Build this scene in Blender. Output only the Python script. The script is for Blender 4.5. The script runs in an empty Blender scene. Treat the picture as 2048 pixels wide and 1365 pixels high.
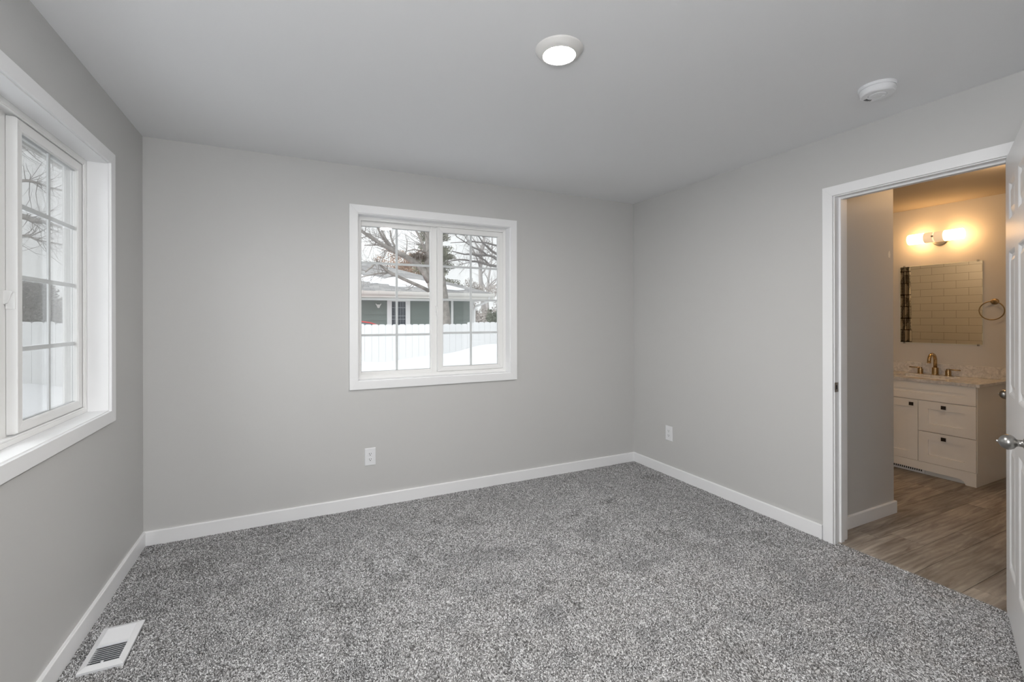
import bpy, bmesh, math, random
import numpy as np
from mathutils import Vector, Matrix

# ------------------------------------------------------------------ camera, sky, exposure
S = bpy.context.scene
C = S.collection
FPX, YAW, ROLL, CYPX, CAMH = 906.55, 0.4474, 0.0021, 639.7, 1.3423
cam = bpy.data.cameras.new('camera')
cam.sensor_width = 36.0
cam.lens = 36.0 * FPX / 2048.0
cam.shift_y = (CYPX - 682.5) / 2048.0
cam.clip_start = 0.02
cam.clip_end = 500
cam_o = bpy.data.objects.new('camera', cam)
C.objects.link(cam_o)
cam_o.location = (0, 0, CAMH)
cam_o.rotation_mode = 'XYZ'
cam_o.matrix_world = (Matrix.Translation((0, 0, CAMH)) @ Matrix.Rotation(-YAW, 4, 'Z')
                      @ Matrix.Rotation(math.pi / 2, 4, 'X') @ Matrix.Rotation(-ROLL, 4, 'Z'))
S.camera = cam_o
S.view_settings.view_transform = 'Standard'
S.view_settings.look = 'None'
S.view_settings.gamma = 1
S.view_settings.use_curve_mapping = False
S.view_settings.exposure = 0.45
S.cycles.max_bounces = 12
S.cycles.diffuse_bounces = 8
S.cycles.glossy_bounces = 5
S.cycles.transparent_max_bounces = 32
S.cycles.sample_clamp_indirect = 6
S.cycles.use_denoising = True
S.cycles.caustics_reflective = False
S.cycles.caustics_refractive = False

SKY = 1.08
world = bpy.data.worlds.new('overcast_sky')
S.world = world
world.use_nodes = True
_n = world.node_tree.nodes
_l = world.node_tree.links
_n.clear()
_tc = _n.new('ShaderNodeTexCoord')
_sx = _n.new('ShaderNodeSeparateXYZ')
_mr = _n.new('ShaderNodeMapRange')          # overcast sky: the zenith is brighter than the horizon
_mr.inputs['From Min'].default_value = 0.0
_mr.inputs['From Max'].default_value = 1.0
_mr.inputs['To Min'].default_value = 0.95
_mr.inputs['To Max'].default_value = 1.15
_bg = _n.new('ShaderNodeBackground')
_bg.inputs['Color'].default_value = (0.96, 0.98, 1.0, 1)
_mu = _n.new('ShaderNodeMath')
_mu.operation = 'MULTIPLY'
_mu.inputs[1].default_value = SKY
_ow = _n.new('ShaderNodeOutputWorld')
_l.new(_tc.outputs['Generated'], _sx.inputs[0])
_l.new(_sx.outputs['Z'], _mr.inputs['Value'])
_l.new(_mr.outputs[0], _mu.inputs[0])
_l.new(_mu.outputs[0], _bg.inputs['Strength'])
_l.new(_bg.outputs[0], _ow.inputs['Surface'])

LED_EMIT = 480.0            # ceiling light lens
VANITY_EMIT = 15.0         # frosted shades of the vanity light


def lamp(name, kind, loc, energy, color=(1, 1, 1), rot=(0, 0, 0), **kw):
    d = bpy.data.lights.new(name, kind)
    d.energy = energy
    d.color = color
    for k, v in kw.items():
        setattr(d, k, v)
    o = bpy.data.objects.new(name, d)
    C.objects.link(o)
    o.location = loc
    o.rotation_euler = rot
    return o


# the sun behind thin cloud on the left of the house: a very wide soft source
SUN = 3.4
lamp('hazy_sun', 'SUN', (-6, -3, 8), SUN, (0.97, 0.985, 1.0), Vector((1.0, 0.42, -0.55)).to_track_quat('-Z', 'Y').to_euler(), angle=math.radians(80))
# fill light added behind the camera to brighten the bedroom, no fixture modelled
lamp('added_bedroom_fill', 'POINT', (-0.42, -0.33, 1.55), 53.0, (0.985, 0.99, 1.0), shadow_soft_size=0.22)
lamp('added_bathroom_fill', 'POINT', (4.25, 1.30, 2.345), 6.0, (1.0, 0.64, 0.34), shadow_soft_size=0.05)  # unseen fill added to brighten partition and vanity front, no known fixture
lamp('added_shower_fill', 'POINT', (3.55, 2.45, 2.33), 6.5, (1.0, 0.69, 0.41), shadow_soft_size=0.06)  # second unseen fill, added to lift the mirrored tile and drawer fronts

# ------------------------------------------------------------------ dimensions
XL, XR, YB, YN, H = -0.815, 2.910, 3.3876, -0.62, 2.44
XBW, XBV, HB = 3.030, 5.430, 2.405       # bathroom face of the shared wall, vanity wall, bathroom ceiling
BB, BT = 0.0815, 0.0135                  # baseboard height, thickness
R = random.Random(7)
NP = np.random.default_rng(5)


# ------------------------------------------------------------------ materials
def new_mat(name):
    m = bpy.data.materials.new(name)
    m.use_nodes = True
    return m, m.node_tree.nodes, m.node_tree.links, m.node_tree.nodes['Principled BSDF']


def paint(name, col, rough=0.6, metal=0.0, bump=0.0, scale=300.0, spec=0.5, var=0.0, vscale=3.0, detail=3.0):
    m, n, l, p = new_mat(name)
    p.inputs['Base Color'].default_value = (*col, 1)
    p.inputs['Roughness'].default_value = rough
    p.inputs['Metallic'].default_value = metal
    p.inputs['Specular IOR Level'].default_value = spec
    tc = n.new('ShaderNodeTexCoord')
    if bump:
        t = n.new('ShaderNodeTexNoise')
        t.inputs['Scale'].default_value = scale
        t.inputs['Detail'].default_value = detail
        b = n.new('ShaderNodeBump')
        b.inputs['Strength'].default_value = bump
        b.inputs['Distance'].default_value = 0.002
        l.new(tc.outputs['Object'], t.inputs['Vector'])
        l.new(t.outputs['Fac'], b.inputs['Height'])
        l.new(b.outputs[0], p.inputs['Normal'])
    if var:
        t = n.new('ShaderNodeTexNoise')
        t.inputs['Scale'].default_value = vscale
        t.inputs['Detail'].default_value = 5
        r = n.new('ShaderNodeMapRange')
        r.inputs['From Min'].default_value = 0.3
        r.inputs['From Max'].default_value = 0.7
        r.inputs['To Min'].default_value = 1 - var
        r.inputs['To Max'].default_value = 1 + var
        x = n.new('ShaderNodeVectorMath')
        x.operation = 'SCALE'
        x.inputs[0].default_value = col
        l.new(tc.outputs['Object'], t.inputs['Vector'])
        l.new(t.outputs['Fac'], r.inputs['Value'])
        l.new(r.outputs[0], x.inputs['Scale'])
        l.new(x.outputs[0], p.inputs['Base Color'])
    return m


def attr_mat(name, attr, rough=0.8, spec=0.3, grain=False):
    m, n, l, p = new_mat(name)
    a = n.new('ShaderNodeAttribute')
    a.attribute_name = attr
    p.inputs['Roughness'].default_value = rough
    p.inputs['Specular IOR Level'].default_value = spec
    l.new(a.outputs['Color'], p.inputs['Base Color'])
    return m


def glass_mat(name, tint, base=0.045):
    m, n, l, p = new_mat(name)
    n.remove(p)
    out = n['Material Output']
    lw = n.new('ShaderNodeLayerWeight')
    lw.inputs['Blend'].default_value = 0.5
    pw = n.new('ShaderNodeMath')
    pw.operation = 'POWER'
    pw.inputs[1].default_value = 5.0
    ma = n.new('ShaderNodeMath')
    ma.operation = 'MULTIPLY_ADD'
    ma.inputs[1].default_value = 1 - base
    ma.inputs[2].default_value = base
    tr = n.new('ShaderNodeBsdfTransparent')
    tr.inputs[0].default_value = (*tint, 1)
    gl = n.new('ShaderNodeBsdfGlossy')
    gl.inputs['Roughness'].default_value = 0.0
    gl.inputs['Color'].default_value = (1, 1, 1, 1)
    mx = n.new('ShaderNodeMixShader')
    l.new(lw.outputs['Facing'], pw.inputs[0])
    l.new(pw.outputs[0], ma.inputs[0])
    l.new(ma.outputs[0], mx.inputs[0])
    l.new(tr.outputs[0], mx.inputs[1])
    l.new(gl.outputs[0], mx.inputs[2])
    l.new(mx.outputs[0], out.inputs['Surface'])
    return m


def emit_mat(name, col, strength):
    m, n, l, p = new_mat(name)
    p.inputs['Base Color'].default_value = (0.9, 0.88, 0.84, 1)
    p.inputs['Emission Color'].default_value = (*col, 1)
    p.inputs['Emission Strength'].default_value = strength
    p.inputs['Roughness'].default_value = 0.4
    return m


WALL = paint('grey_wall_paint', (0.574, 0.572, 0.564), 0.5, bump=0.06, scale=260, spec=0.35)
CEIL = paint('ceiling_paint', (0.80, 0.807, 0.82), 0.75, bump=0.08, scale=220, spec=0.2)
TRIM = paint('white_trim_paint', (0.86, 0.865, 0.875), 0.38, spec=0.45)
VINYL = paint('white_vinyl', (0.85, 0.85, 0.845), 0.35, spec=0.45)
MUNT = paint('grey_white_muntin', (0.84, 0.865, 0.885), 0.45)
SEAL = paint('grey_glazing_seal', (0.34, 0.35, 0.36), 0.6)
GLASS = glass_mat('window_glass', (0.972, 0.976, 0.974))
PLASTIC = paint('white_plastic', (0.80, 0.81, 0.83), 0.35)
DARK = paint('dark_slot', (0.02, 0.02, 0.022), 0.6)
NICKEL = paint('satin_nickel', (0.38, 0.37, 0.355), 0.30, metal=1.0)
BRASS = paint('brushed_gold', (0.50, 0.37, 0.21), 0.27, metal=1.0)
BRONZE = paint('antique_brass', (0.30, 0.22, 0.12), 0.30, metal=1.0)
BLACK = paint('black_bronze_pull', (0.018, 0.012, 0.010), 0.4)
CREAM = paint('white_cabinet_paint', (0.87, 0.85, 0.81), 0.42)
CERAMIC = paint('white_ceramic', (0.85, 0.85, 0.84), 0.12)
MIRROR = paint('mirror_silver', (0.86, 0.87, 0.84), 0.0, metal=1.0)
CLEAR = glass_mat('clear_plastic', (0.9, 0.9, 0.9), 0.08)
LED = emit_mat('lit_led_lens', (1.0, 0.955, 0.90), LED_EMIT)
SHADE = emit_mat('lit_frosted_glass', (1.0, 0.54, 0.20), VANITY_EMIT)
FROST = emit_mat('dim_frosted_glass', (1.0, 0.66, 0.36), 0.42)
SNOW = paint('snow', (0.70, 0.71, 0.735), 0.9, bump=0.5, scale=9, spec=0.1)
FENCEW = paint('white_fence_vinyl', (0.67, 0.675, 0.68), 0.5)
GUTTER = paint('cream_white_gutter', (0.66, 0.65, 0.615), 0.5)
HOUSEW = paint('white_house_trim', (0.70, 0.71, 0.71), 0.5)
SIDING = paint('grey_green_siding', (0.155, 0.188, 0.174), 0.7, var=0.06, vscale=2)
HGLASS = paint('dark_window_glass', (0.035, 0.045, 0.06), 0.1)
BARK = paint('grey_bark', (0.25, 0.23, 0.21), 0.9, bump=1.0, scale=18, var=0.35, vscale=9)
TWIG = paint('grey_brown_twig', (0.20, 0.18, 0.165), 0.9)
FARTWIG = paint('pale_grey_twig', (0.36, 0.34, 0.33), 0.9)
REDCAR = paint('red_car_paint', (0.55, 0.05, 0.05), 0.25)
CARGL = paint('car_glass', (0.12, 0.15, 0.16), 0.1)


def screen_mat():
    """fine grey insect mesh: the flatter one looks along it, the more of the view its wires cover"""
    m, n, l, p = new_mat('grey_insect_mesh')
    n.remove(p)
    lw = n.new('ShaderNodeLayerWeight'); lw.inputs['Blend'].default_value = 0.5
    c = n.new('ShaderNodeMath'); c.operation = 'SUBTRACT'; c.inputs[0].default_value = 1.0
    d = n.new('ShaderNodeMath'); d.operation = 'DIVIDE'; d.inputs[0].default_value = 0.075; d.use_clamp = True
    tr = n.new('ShaderNodeBsdfTransparent'); df = n.new('ShaderNodeBsdfDiffuse')
    df.inputs['Color'].default_value = (0.33, 0.34, 0.34, 1)
    mx = n.new('ShaderNodeMixShader')
    l.new(lw.outputs['Facing'], c.inputs[1]); l.new(c.outputs[0], d.inputs[1])
    l.new(d.outputs[0], mx.inputs[0]); l.new(tr.outputs[0], mx.inputs[1]); l.new(df.outputs[0], mx.inputs[2])
    l.new(mx.outputs[0], n['Material Output'].inputs['Surface'])
    return m


SCREEN = screen_mat()


def tile_mat():
    m, n, l, p = new_mat('white_subway_tile')
    tc = n.new('ShaderNodeTexCoord')
    sp = n.new('ShaderNodeSeparateXYZ')
    cb = n.new('ShaderNodeCombineXYZ')
    ay = n.new('ShaderNodeMath'); ay.operation = 'ADD'; ay.inputs[1].default_value = -3.084 + 0.25 * 20
    az = n.new('ShaderNodeMath'); az.operation = 'ADD'; az.inputs[1].default_value = -1.841 + 0.0975 * 20
    br = n.new('ShaderNodeTexBrick')
    br.offset = 0.5
    br.inputs['Color1'].default_value = (0.80, 0.79, 0.76, 1)
    br.inputs['Color2'].default_value = (0.78, 0.77, 0.74, 1)
    br.inputs['Mortar'].default_value = (0.30, 0.28, 0.25, 1)
    br.inputs['Scale'].default_value = 1.0
    br.inputs['Mortar Size'].default_value = 0.0016
    br.inputs['Mortar Smooth'].default_value = 0.1
    br.inputs['Brick Width'].default_value = 0.25
    br.inputs['Row Height'].default_value = 0.0975
    bp = n.new('ShaderNodeBump')
    bp.inputs['Strength'].default_value = 0.4
    bp.inputs['Distance'].default_value = 0.001
    bp.invert = True
    l.new(tc.outputs['Object'], sp.inputs[0])
    l.new(sp.outputs['Y'], ay.inputs[0]); l.new(sp.outputs['Z'], az.inputs[0])
    l.new(ay.outputs[0], cb.inputs['X']); l.new(az.outputs[0], cb.inputs['Y'])
    l.new(cb.outputs[0], br.inputs['Vector'])
    l.new(br.outputs['Color'], p.inputs['Base Color'])
    l.new(br.outputs['Fac'], bp.inputs['Height'])
    l.new(bp.outputs[0], p.inputs['Normal'])
    p.inputs['Roughness'].default_value = 0.2
    return m


def marble_mat():
    m, n, l, p = new_mat('grey_veined_marble')
    tc = n.new('ShaderNodeTexCoord')
    mp = n.new('ShaderNodeMapping')
    mp.inputs['Rotation'].default_value = (0.5, 0.3, 0.6)
    mp.inputs['Scale'].default_value = (4.0, 12.0, 12.0)
    t = n.new('ShaderNodeTexNoise')
    t.inputs['Scale'].default_value = 2.2
    t.inputs['Detail'].default_value = 9
    t.inputs['Roughness'].default_value = 0.68
    t.inputs['Distortion'].default_value = 1.2
    cr = n.new('ShaderNodeValToRGB')
    cr.color_ramp.elements[0].position = 0.30
    cr.color_ramp.elements[0].color = (0.42, 0.42, 0.43, 1)
    cr.color_ramp.elements[1].position = 0.62
    cr.color_ramp.elements[1].color = (0.76, 0.75, 0.74, 1)
    l.new(tc.outputs['Object'], mp.inputs['Vector'])
    l.new(mp.outputs[0], t.inputs['Vector'])
    l.new(t.outputs['Fac'], cr.inputs[0])
    l.new(cr.outputs[0], p.inputs['Base Color'])
    p.inputs['Roughness'].default_value = 0.12
    return m


def plank_mat():
    """grey brown wood grain along x; every plank carries its own tone and grain offset as colour attributes"""
    m, n, l, p = new_mat('grey_brown_vinyl_plank')
    a = n.new('ShaderNodeAttribute'); a.attribute_name = 'tone'
    tc = n.new('ShaderNodeTexCoord')
    of = n.new('ShaderNodeVectorMath'); of.operation = 'MULTIPLY_ADD'
    of.inputs[1].default_value = (17.0, 31.0, 9.0)
    l.new(a.outputs['Vector'], of.inputs[0])
    l.new(tc.outputs['Object'], of.inputs[2])
    mp = n.new('ShaderNodeMapping'); mp.inputs['Scale'].default_value = (1.6, 13.0, 1.0)
    l.new(of.outputs[0], mp.inputs['Vector'])
    t1 = n.new('ShaderNodeTexNoise')
    t1.inputs['Scale'].default_value = 1.5; t1.inputs['Detail'].default_value = 8
    t1.inputs['Roughness'].default_value = 0.62; t1.inputs['Distortion'].default_value = 0.9
    t2 = n.new('ShaderNodeTexNoise')
    t2.inputs['Scale'].default_value = 2.4; t2.inputs['Detail'].default_value = 3
    w = n.new('ShaderNodeTexWave')
    w.wave_type = 'RINGS'; w.rings_direction = 'X'
    w.inputs['Scale'].default_value = 1.4; w.inputs['Distortion'].default_value = 7.0
    w.inputs['Detail'].default_value = 3.0; w.inputs['Detail Scale'].default_value = 1.3
    mp2 = n.new('ShaderNodeMapping'); mp2.inputs['Scale'].default_value = (1.2, 9.0, 1.0)
    l.new(of.outputs[0], mp2.inputs['Vector'])
    l.new(mp.outputs[0], t1.inputs['Vector']); l.new(of.outputs[0], t2.inputs['Vector']); l.new(mp2.outputs[0], w.inputs['Vector'])
    cr = n.new('ShaderNodeValToRGB')
    e = cr.color_ramp.elements
    e[0].position = 0.30; e[0].color = (0.165, 0.133, 0.107, 1)
    e[1].position = 0.66; e[1].color = (0.43, 0.385, 0.33, 1)
    l.new(t1.outputs['Fac'], cr.inputs[0])
    r2 = n.new('ShaderNodeMapRange')
    r2.inputs['From Min'].default_value = 0.35; r2.inputs['From Max'].default_value = 0.65
    r2.inputs['To Min'].default_value = 0.80; r2.inputs['To Max'].default_value = 1.14
    l.new(t2.outputs['Fac'], r2.inputs['Value'])
    rw = n.new('ShaderNodeMapRange')
    rw.inputs['To Min'].default_value = 0.88; rw.inputs['To Max'].default_value = 1.06
    l.new(w.outputs['Fac'], rw.inputs['Value'])
    m1 = n.new('ShaderNodeMath'); m1.operation = 'MULTIPLY'
    l.new(r2.outputs[0], m1.inputs[0]); l.new(rw.outputs[0], m1.inputs[1])
    sx = n.new('ShaderNodeSeparateColor')
    l.new(a.outputs['Color'], sx.inputs[0])
    m2 = n.new('ShaderNodeMath'); m2.operation = 'MULTIPLY'
    l.new(m1.outputs[0], m2.inputs[0]); l.new(sx.outputs[0], m2.inputs[1])
    v = n.new('ShaderNodeVectorMath'); v.operation = 'SCALE'
    l.new(cr.outputs[0], v.inputs[0]); l.new(m2.outputs[0], v.inputs['Scale'])
    l.new(v.outputs[0], p.inputs['Base Color'])
    p.inputs['Roughness'].default_value = 0.42
    p.inputs['Specular IOR Level'].default_value = 0.4
    return m


def shingle_mat():
    m, n, l, p = new_mat('grey_asphalt_shingle')
    tc = n.new('ShaderNodeTexCoord')
    br = n.new('ShaderNodeTexBrick')
    br.offset = 0.37
    br.inputs['Color1'].default_value = (0.20, 0.20, 0.205, 1)
    br.inputs['Color2'].default_value = (0.335, 0.33, 0.325, 1)
    br.inputs['Mortar'].default_value = (0.17, 0.17, 0.175, 1)
    br.inputs['Mortar Size'].default_value = 0.008
    br.inputs['Brick Width'].default_value = 0.34
    br.inputs['Row Height'].default_value = 0.14
    br.inputs['Scale'].default_value = 1
    l.new(tc.outputs['Object'], br.inputs['Vector'])
    l.new(br.outputs['Color'], p.inputs['Base Color'])
    p.inputs['Roughness'].default_value = 0.95
    return m


def curtain_mat():
    """white cloth printed with black city-sketch linework: blocks of bricks, small windows and strokes"""
    m, n, l, p = new_mat('black_sketch_print_cloth')
    uv = n.new('ShaderNodeAttribute'); uv.attribute_name = 'cloth'
    def brick(w, h, ms, off):
        b = n.new('ShaderNodeTexBrick')
        b.offset = off
        b.inputs['Color1'].default_value = (0, 0, 0, 1); b.inputs['Color2'].default_value = (0, 0, 0, 1)
        b.inputs['Mortar'].default_value = (1, 1, 1, 1)
        b.inputs['Mortar Size'].default_value = ms
        b.inputs['Brick Width'].default_value = w; b.inputs['Row Height'].default_value = h
        b.inputs['Scale'].default_value = 1
        l.new(uv.outputs['Vector'], b.inputs['Vector'])
        return b
    b1 = brick(0.034, 0.020, 0.0034, 0.3)
    b2 = brick(0.085, 0.15, 0.005, 0.45)
    t = n.new('ShaderNodeTexVoronoi')
    t.inputs['Scale'].default_value = 9
    l.new(uv.outputs['Vector'], t.inputs['Vector'])
    sc = n.new('ShaderNodeSeparateColor'); l.new(t.outputs['Color'], sc.inputs[0])
    g = n.new('ShaderNodeMath'); g.operation = 'GREATER_THAN'; g.inputs[1].default_value = 0.42
    l.new(sc.outputs[0], g.inputs[0])
    a = n.new('ShaderNodeMath'); a.operation = 'MULTIPLY'
    l.new(g.outputs[0], a.inputs[0]); l.new(b1.outputs['Fac'], a.inputs[1])
    mx = n.new('ShaderNodeMath'); mx.operation = 'MAXIMUM'
    l.new(a.outputs[0], mx.inputs[0]); l.new(b2.outputs['Fac'], mx.inputs[1])
    mc = n.new('ShaderNodeMix'); mc.data_type = 'RGBA'
    mc.inputs['A'].default_value = (0.62, 0.60, 0.56, 1); mc.inputs['B'].default_value = (0.025, 0.022, 0.02, 1)
    l.new(mx.outputs[0], mc.inputs['Factor'])
    l.new(mc.outputs['Result'], p.inputs['Base Color'])
    p.inputs['Roughness'].default_value = 0.85
    return m


TILE, MARBLE, PLANK, SHINGLE, CURTAIN = tile_mat(), marble_mat(), plank_mat(), shingle_mat(), curtain_mat()


# ------------------------------------------------------------------ helpers
def obj(name, bm, mat, parent=None, smooth=False, bevel=0.0, seg=2):
    me = bpy.data.meshes.new(name)
    bmesh.ops.recalc_face_normals(bm, faces=bm.faces[:])
    bm.to_mesh(me)
    bm.free()
    o = bpy.data.objects.new(name, me)
    C.objects.link(o)
    me.materials.append(mat)
    if smooth:
        me.polygons.foreach_set('use_smooth', [True] * len(me.polygons))
    if bevel:
        b = o.modifiers.new('bevel', 'BEVEL')
        b.width = bevel
        b.segments = seg
        b.limit_method = 'ANGLE'
    if parent is not None:
        o.parent = parent
        o.matrix_parent_inverse = Matrix.Translation(-parent.location)
    return o


def tag(o, label=None, cat=None, group=None, kind=None):
    if label: o['label'] = label
    if cat: o['category'] = cat
    if group: o['group'] = group
    if kind: o['kind'] = kind
    return o


def thing(name, loc, label, cat, group=None, kind=None):
    o = bpy.data.objects.new(name, None)
    C.objects.link(o)
    o.location = loc
    o.empty_display_size = 0.1
    return tag(o, label, cat, group, kind)


def struct(name, bm, mat, **kw):
    return tag(obj(name, bm, mat, **kw), kind='structure')


def hexa(bm, p):
    v = [bm.verts.new(q) for q in p]
    for f in ((0, 3, 2, 1), (4, 5, 6, 7), (0, 1, 5, 4), (1, 2, 6, 5), (2, 3, 7, 6), (3, 0, 4, 7)):
        bm.faces.new([v[i] for i in f])


def bx(bm, x0, x1, y0, y1, z0, z1):
    hexa(bm, [(x0, y0, z0), (x1, y0, z0), (x1, y1, z0), (x0, y1, z0), (x0, y0, z1), (x1, y0, z1), (x1, y1, z1), (x0, y1, z1)])


def box(*a):
    bm = bmesh.new()
    bx(bm, *a)
    return bm


class Frame:
    """local axes on a wall: u along the wall (to the right as one faces it), d out into the room, z up"""
    def __init__(s, o, u, n):
        s.o, s.u, s.n = Vector(o), Vector(u), Vector(n)

    def p(s, u, d, z):
        return s.o + s.u * u + s.n * d + Vector((0, 0, z))

    def bx(s, bm, u0, u1, d0, d1, z0, z1):
        hexa(bm, [s.p(u0, d0, z0), s.p(u1, d0, z0), s.p(u1, d1, z0), s.p(u0, d1, z0), s.p(u0, d0, z1), s.p(u1, d0, z1), s.p(u1, d1, z1), s.p(u0, d1, z1)])

    def box(s, *a):
        bm = bmesh.new()
        s.bx(bm, *a)
        return bm

    def ring(s, bm, u0, u1, z0, z1, w, d0, d1, wb=None, wt=None):
        """rectangular frame with mitred corners: outer u0..z1, member width w"""
        wb = w if wb is None else wb
        wt = w if wt is None else wt
        O = [(u0, z0), (u1, z0), (u1, z1), (u0, z1)]
        I = [(u0 + w, z0 + wb), (u1 - w, z0 + wb), (u1 - w, z1 - wt), (u0 + w, z1 - wt)]
        for i in range(4):
            j = (i + 1) % 4
            q = [O[i], O[j], I[j], I[i]]
            hexa(bm, [s.p(a, d0, b) for a, b in q] + [s.p(a, d1, b) for a, b in q])

    def rings(s, bm, u0, u1, z0, z1, steps):
        """concentric rectangles stepping in (inset, depth), closed by a cap: a moulded panel"""
        prev = None
        for ins, d in steps:
            c = [bm.verts.new(s.p(a, d, b)) for a, b in ((u0 + ins, z0 + ins), (u1 - ins, z0 + ins), (u1 - ins, z1 - ins), (u0 + ins, z1 - ins))]
            if prev:
                for i in range(4):
                    bm.faces.new((prev[i], prev[(i + 1) % 4], c[(i + 1) % 4], c[i]))
            prev = c
        bm.faces.new(prev)


def lathe(bm, prof, o, axis=(0, 0, 1), seg=32, cap=True):
    ax = Vector(axis).normalized()
    q = ax.to_track_quat('Z', 'Y').to_matrix()
    rows = []
    for r, h in prof:
        rows.append([bm.verts.new(Vector(o) + q @ Vector((r * math.cos(2 * math.pi * k / seg), r * math.sin(2 * math.pi * k / seg), h))) for k in range(seg)])
    for a, b in zip(rows, rows[1:]):
        for k in range(seg):
            bm.faces.new((a[k], a[(k + 1) % seg], b[(k + 1) % seg], b[k]))
    if cap:
        bm.faces.new(rows[0][::-1])
        bm.faces.new(rows[-1])


def tube(bm, pts, rad, seg=8, cap=True):
    pts = [Vector(p) for p in pts]
    if not isinstance(rad, (list, tuple)):
        rad = [rad] * len(pts)
    rows = []
    up = None
    for i, p in enumerate(pts):
        t = (pts[min(i + 1, len(pts) - 1)] - pts[max(i - 1, 0)]).normalized()
        if up is None:
            up = Vector((0, 0, 1)) if abs(t.z) < 0.9 else Vector((1, 0, 0))
        a = t.cross(up).normalized()
        b = a.cross(t).normalized()
        up = b
        rows.append([bm.verts.new(p + rad[i] * (a * math.cos(2 * math.pi * k / seg) + b * math.sin(2 * math.pi * k / seg))) for k in range(seg)])
    for x, y in zip(rows, rows[1:]):
        for k in range(seg):
            bm.faces.new((x[k], x[(k + 1) % seg], y[(k + 1) % seg], y[k]))
    if cap:
        bm.faces.new(rows[0][::-1])
        bm.faces.new(rows[-1])


def prism(bm, poly, f0, f1):
    """extrude a polygon: f0 / f1 map (a, b) to the two end points"""
    A = [bm.verts.new(f0(*p)) for p in poly]
    B = [bm.verts.new(f1(*p)) for p in poly]
    k = len(poly)
    bm.faces.new(A[::-1])
    bm.faces.new(B)
    for i in range(k):
        bm.faces.new((A[i], A[(i + 1) % k], B[(i + 1) % k], B[i]))


# ------------------------------------------------------------------ room shell
WT = 0.16
JU, JZ0, JZ1 = 1.192, 0.908, 2.101                # window opening: width, bottom, top
BWX = 0.411                                       # back window opening starts here along x
LWY = 1.626                                       # left window opening starts here along y


def wall_with_hole(F, u0, u1, z1, hu0, hu1, hz0, hz1, d0, d1):
    bm = bmesh.new()
    F.bx(bm, u0, hu0, d0, d1, -0.05, z1)
    F.bx(bm, hu1, u1, d0, d1, -0.05, z1)
    if hz0 > -0.05:
        F.bx(bm, hu0, hu1, d0, d1, -0.05, hz0)
    F.bx(bm, hu0, hu1, d0, d1, hz1, z1)
    return bm


FB = Frame((0, YB, 0), (1, 0, 0), (0, -1, 0))
FL = Frame((XL, 0, 0), (0, 1, 0), (1, 0, 0))
FR = Frame((XR, 0, 0), (0, -1, 0), (-1, 0, 0))     # u = -y
DY0, DY1, DZ = 0.868, 1.622, 2.088                 # rough door opening
struct('wall_back', wall_with_hole(FB, XL - WT, XBV + 0.1, 2.6, BWX - .015, BWX + JU + .015, JZ0 - .015, JZ1 + .015, -WT, 0), WALL)
struct('wall_left', wall_with_hole(FL, YN, YB, 2.6, LWY - .015, LWY + JU + .015, JZ0 - .015, JZ1 + .015, -WT, 0), WALL)
struct('wall_right', wall_with_hole(FR, -YB, -YN, 2.6, -DY1, -DY0, -0.05, DZ, -(XBW - XR), 0), WALL)
struct('wall_near', box(XL - WT, XBV + 0.1, YN - 0.12, YN, -0.05, 2.6), WALL)
struct('ceiling', box(XL, XR, YN, YB, H, H + 0.15), CEIL)
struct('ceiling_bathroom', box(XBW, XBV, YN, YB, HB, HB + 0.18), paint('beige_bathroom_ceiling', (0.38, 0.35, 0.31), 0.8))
struct('floor', box(XL, XR + 0.03, YN, YB, -0.05, -0.011), paint('carpet_backing', (0.09, 0.088, 0.085), 0.95))


def baseboard(name, F, u0, u1):
    bm = bmesh.new()
    prism(bm, [(0, -0.012), (BT, -0.012), (BT, BB - 0.004), (BT - 0.003, BB), (0, BB)], lambda d, z: F.p(u0, d, z), lambda d, z: F.p(u1, d, z))
    return struct(name, bm, TRIM)


baseboard('baseboard_back', FB, XL, XR)
baseboard('baseboard_left', FL, YN, YB - BT)
baseboard('baseboard_right', FR, -YB + BT, -1.676)


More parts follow.
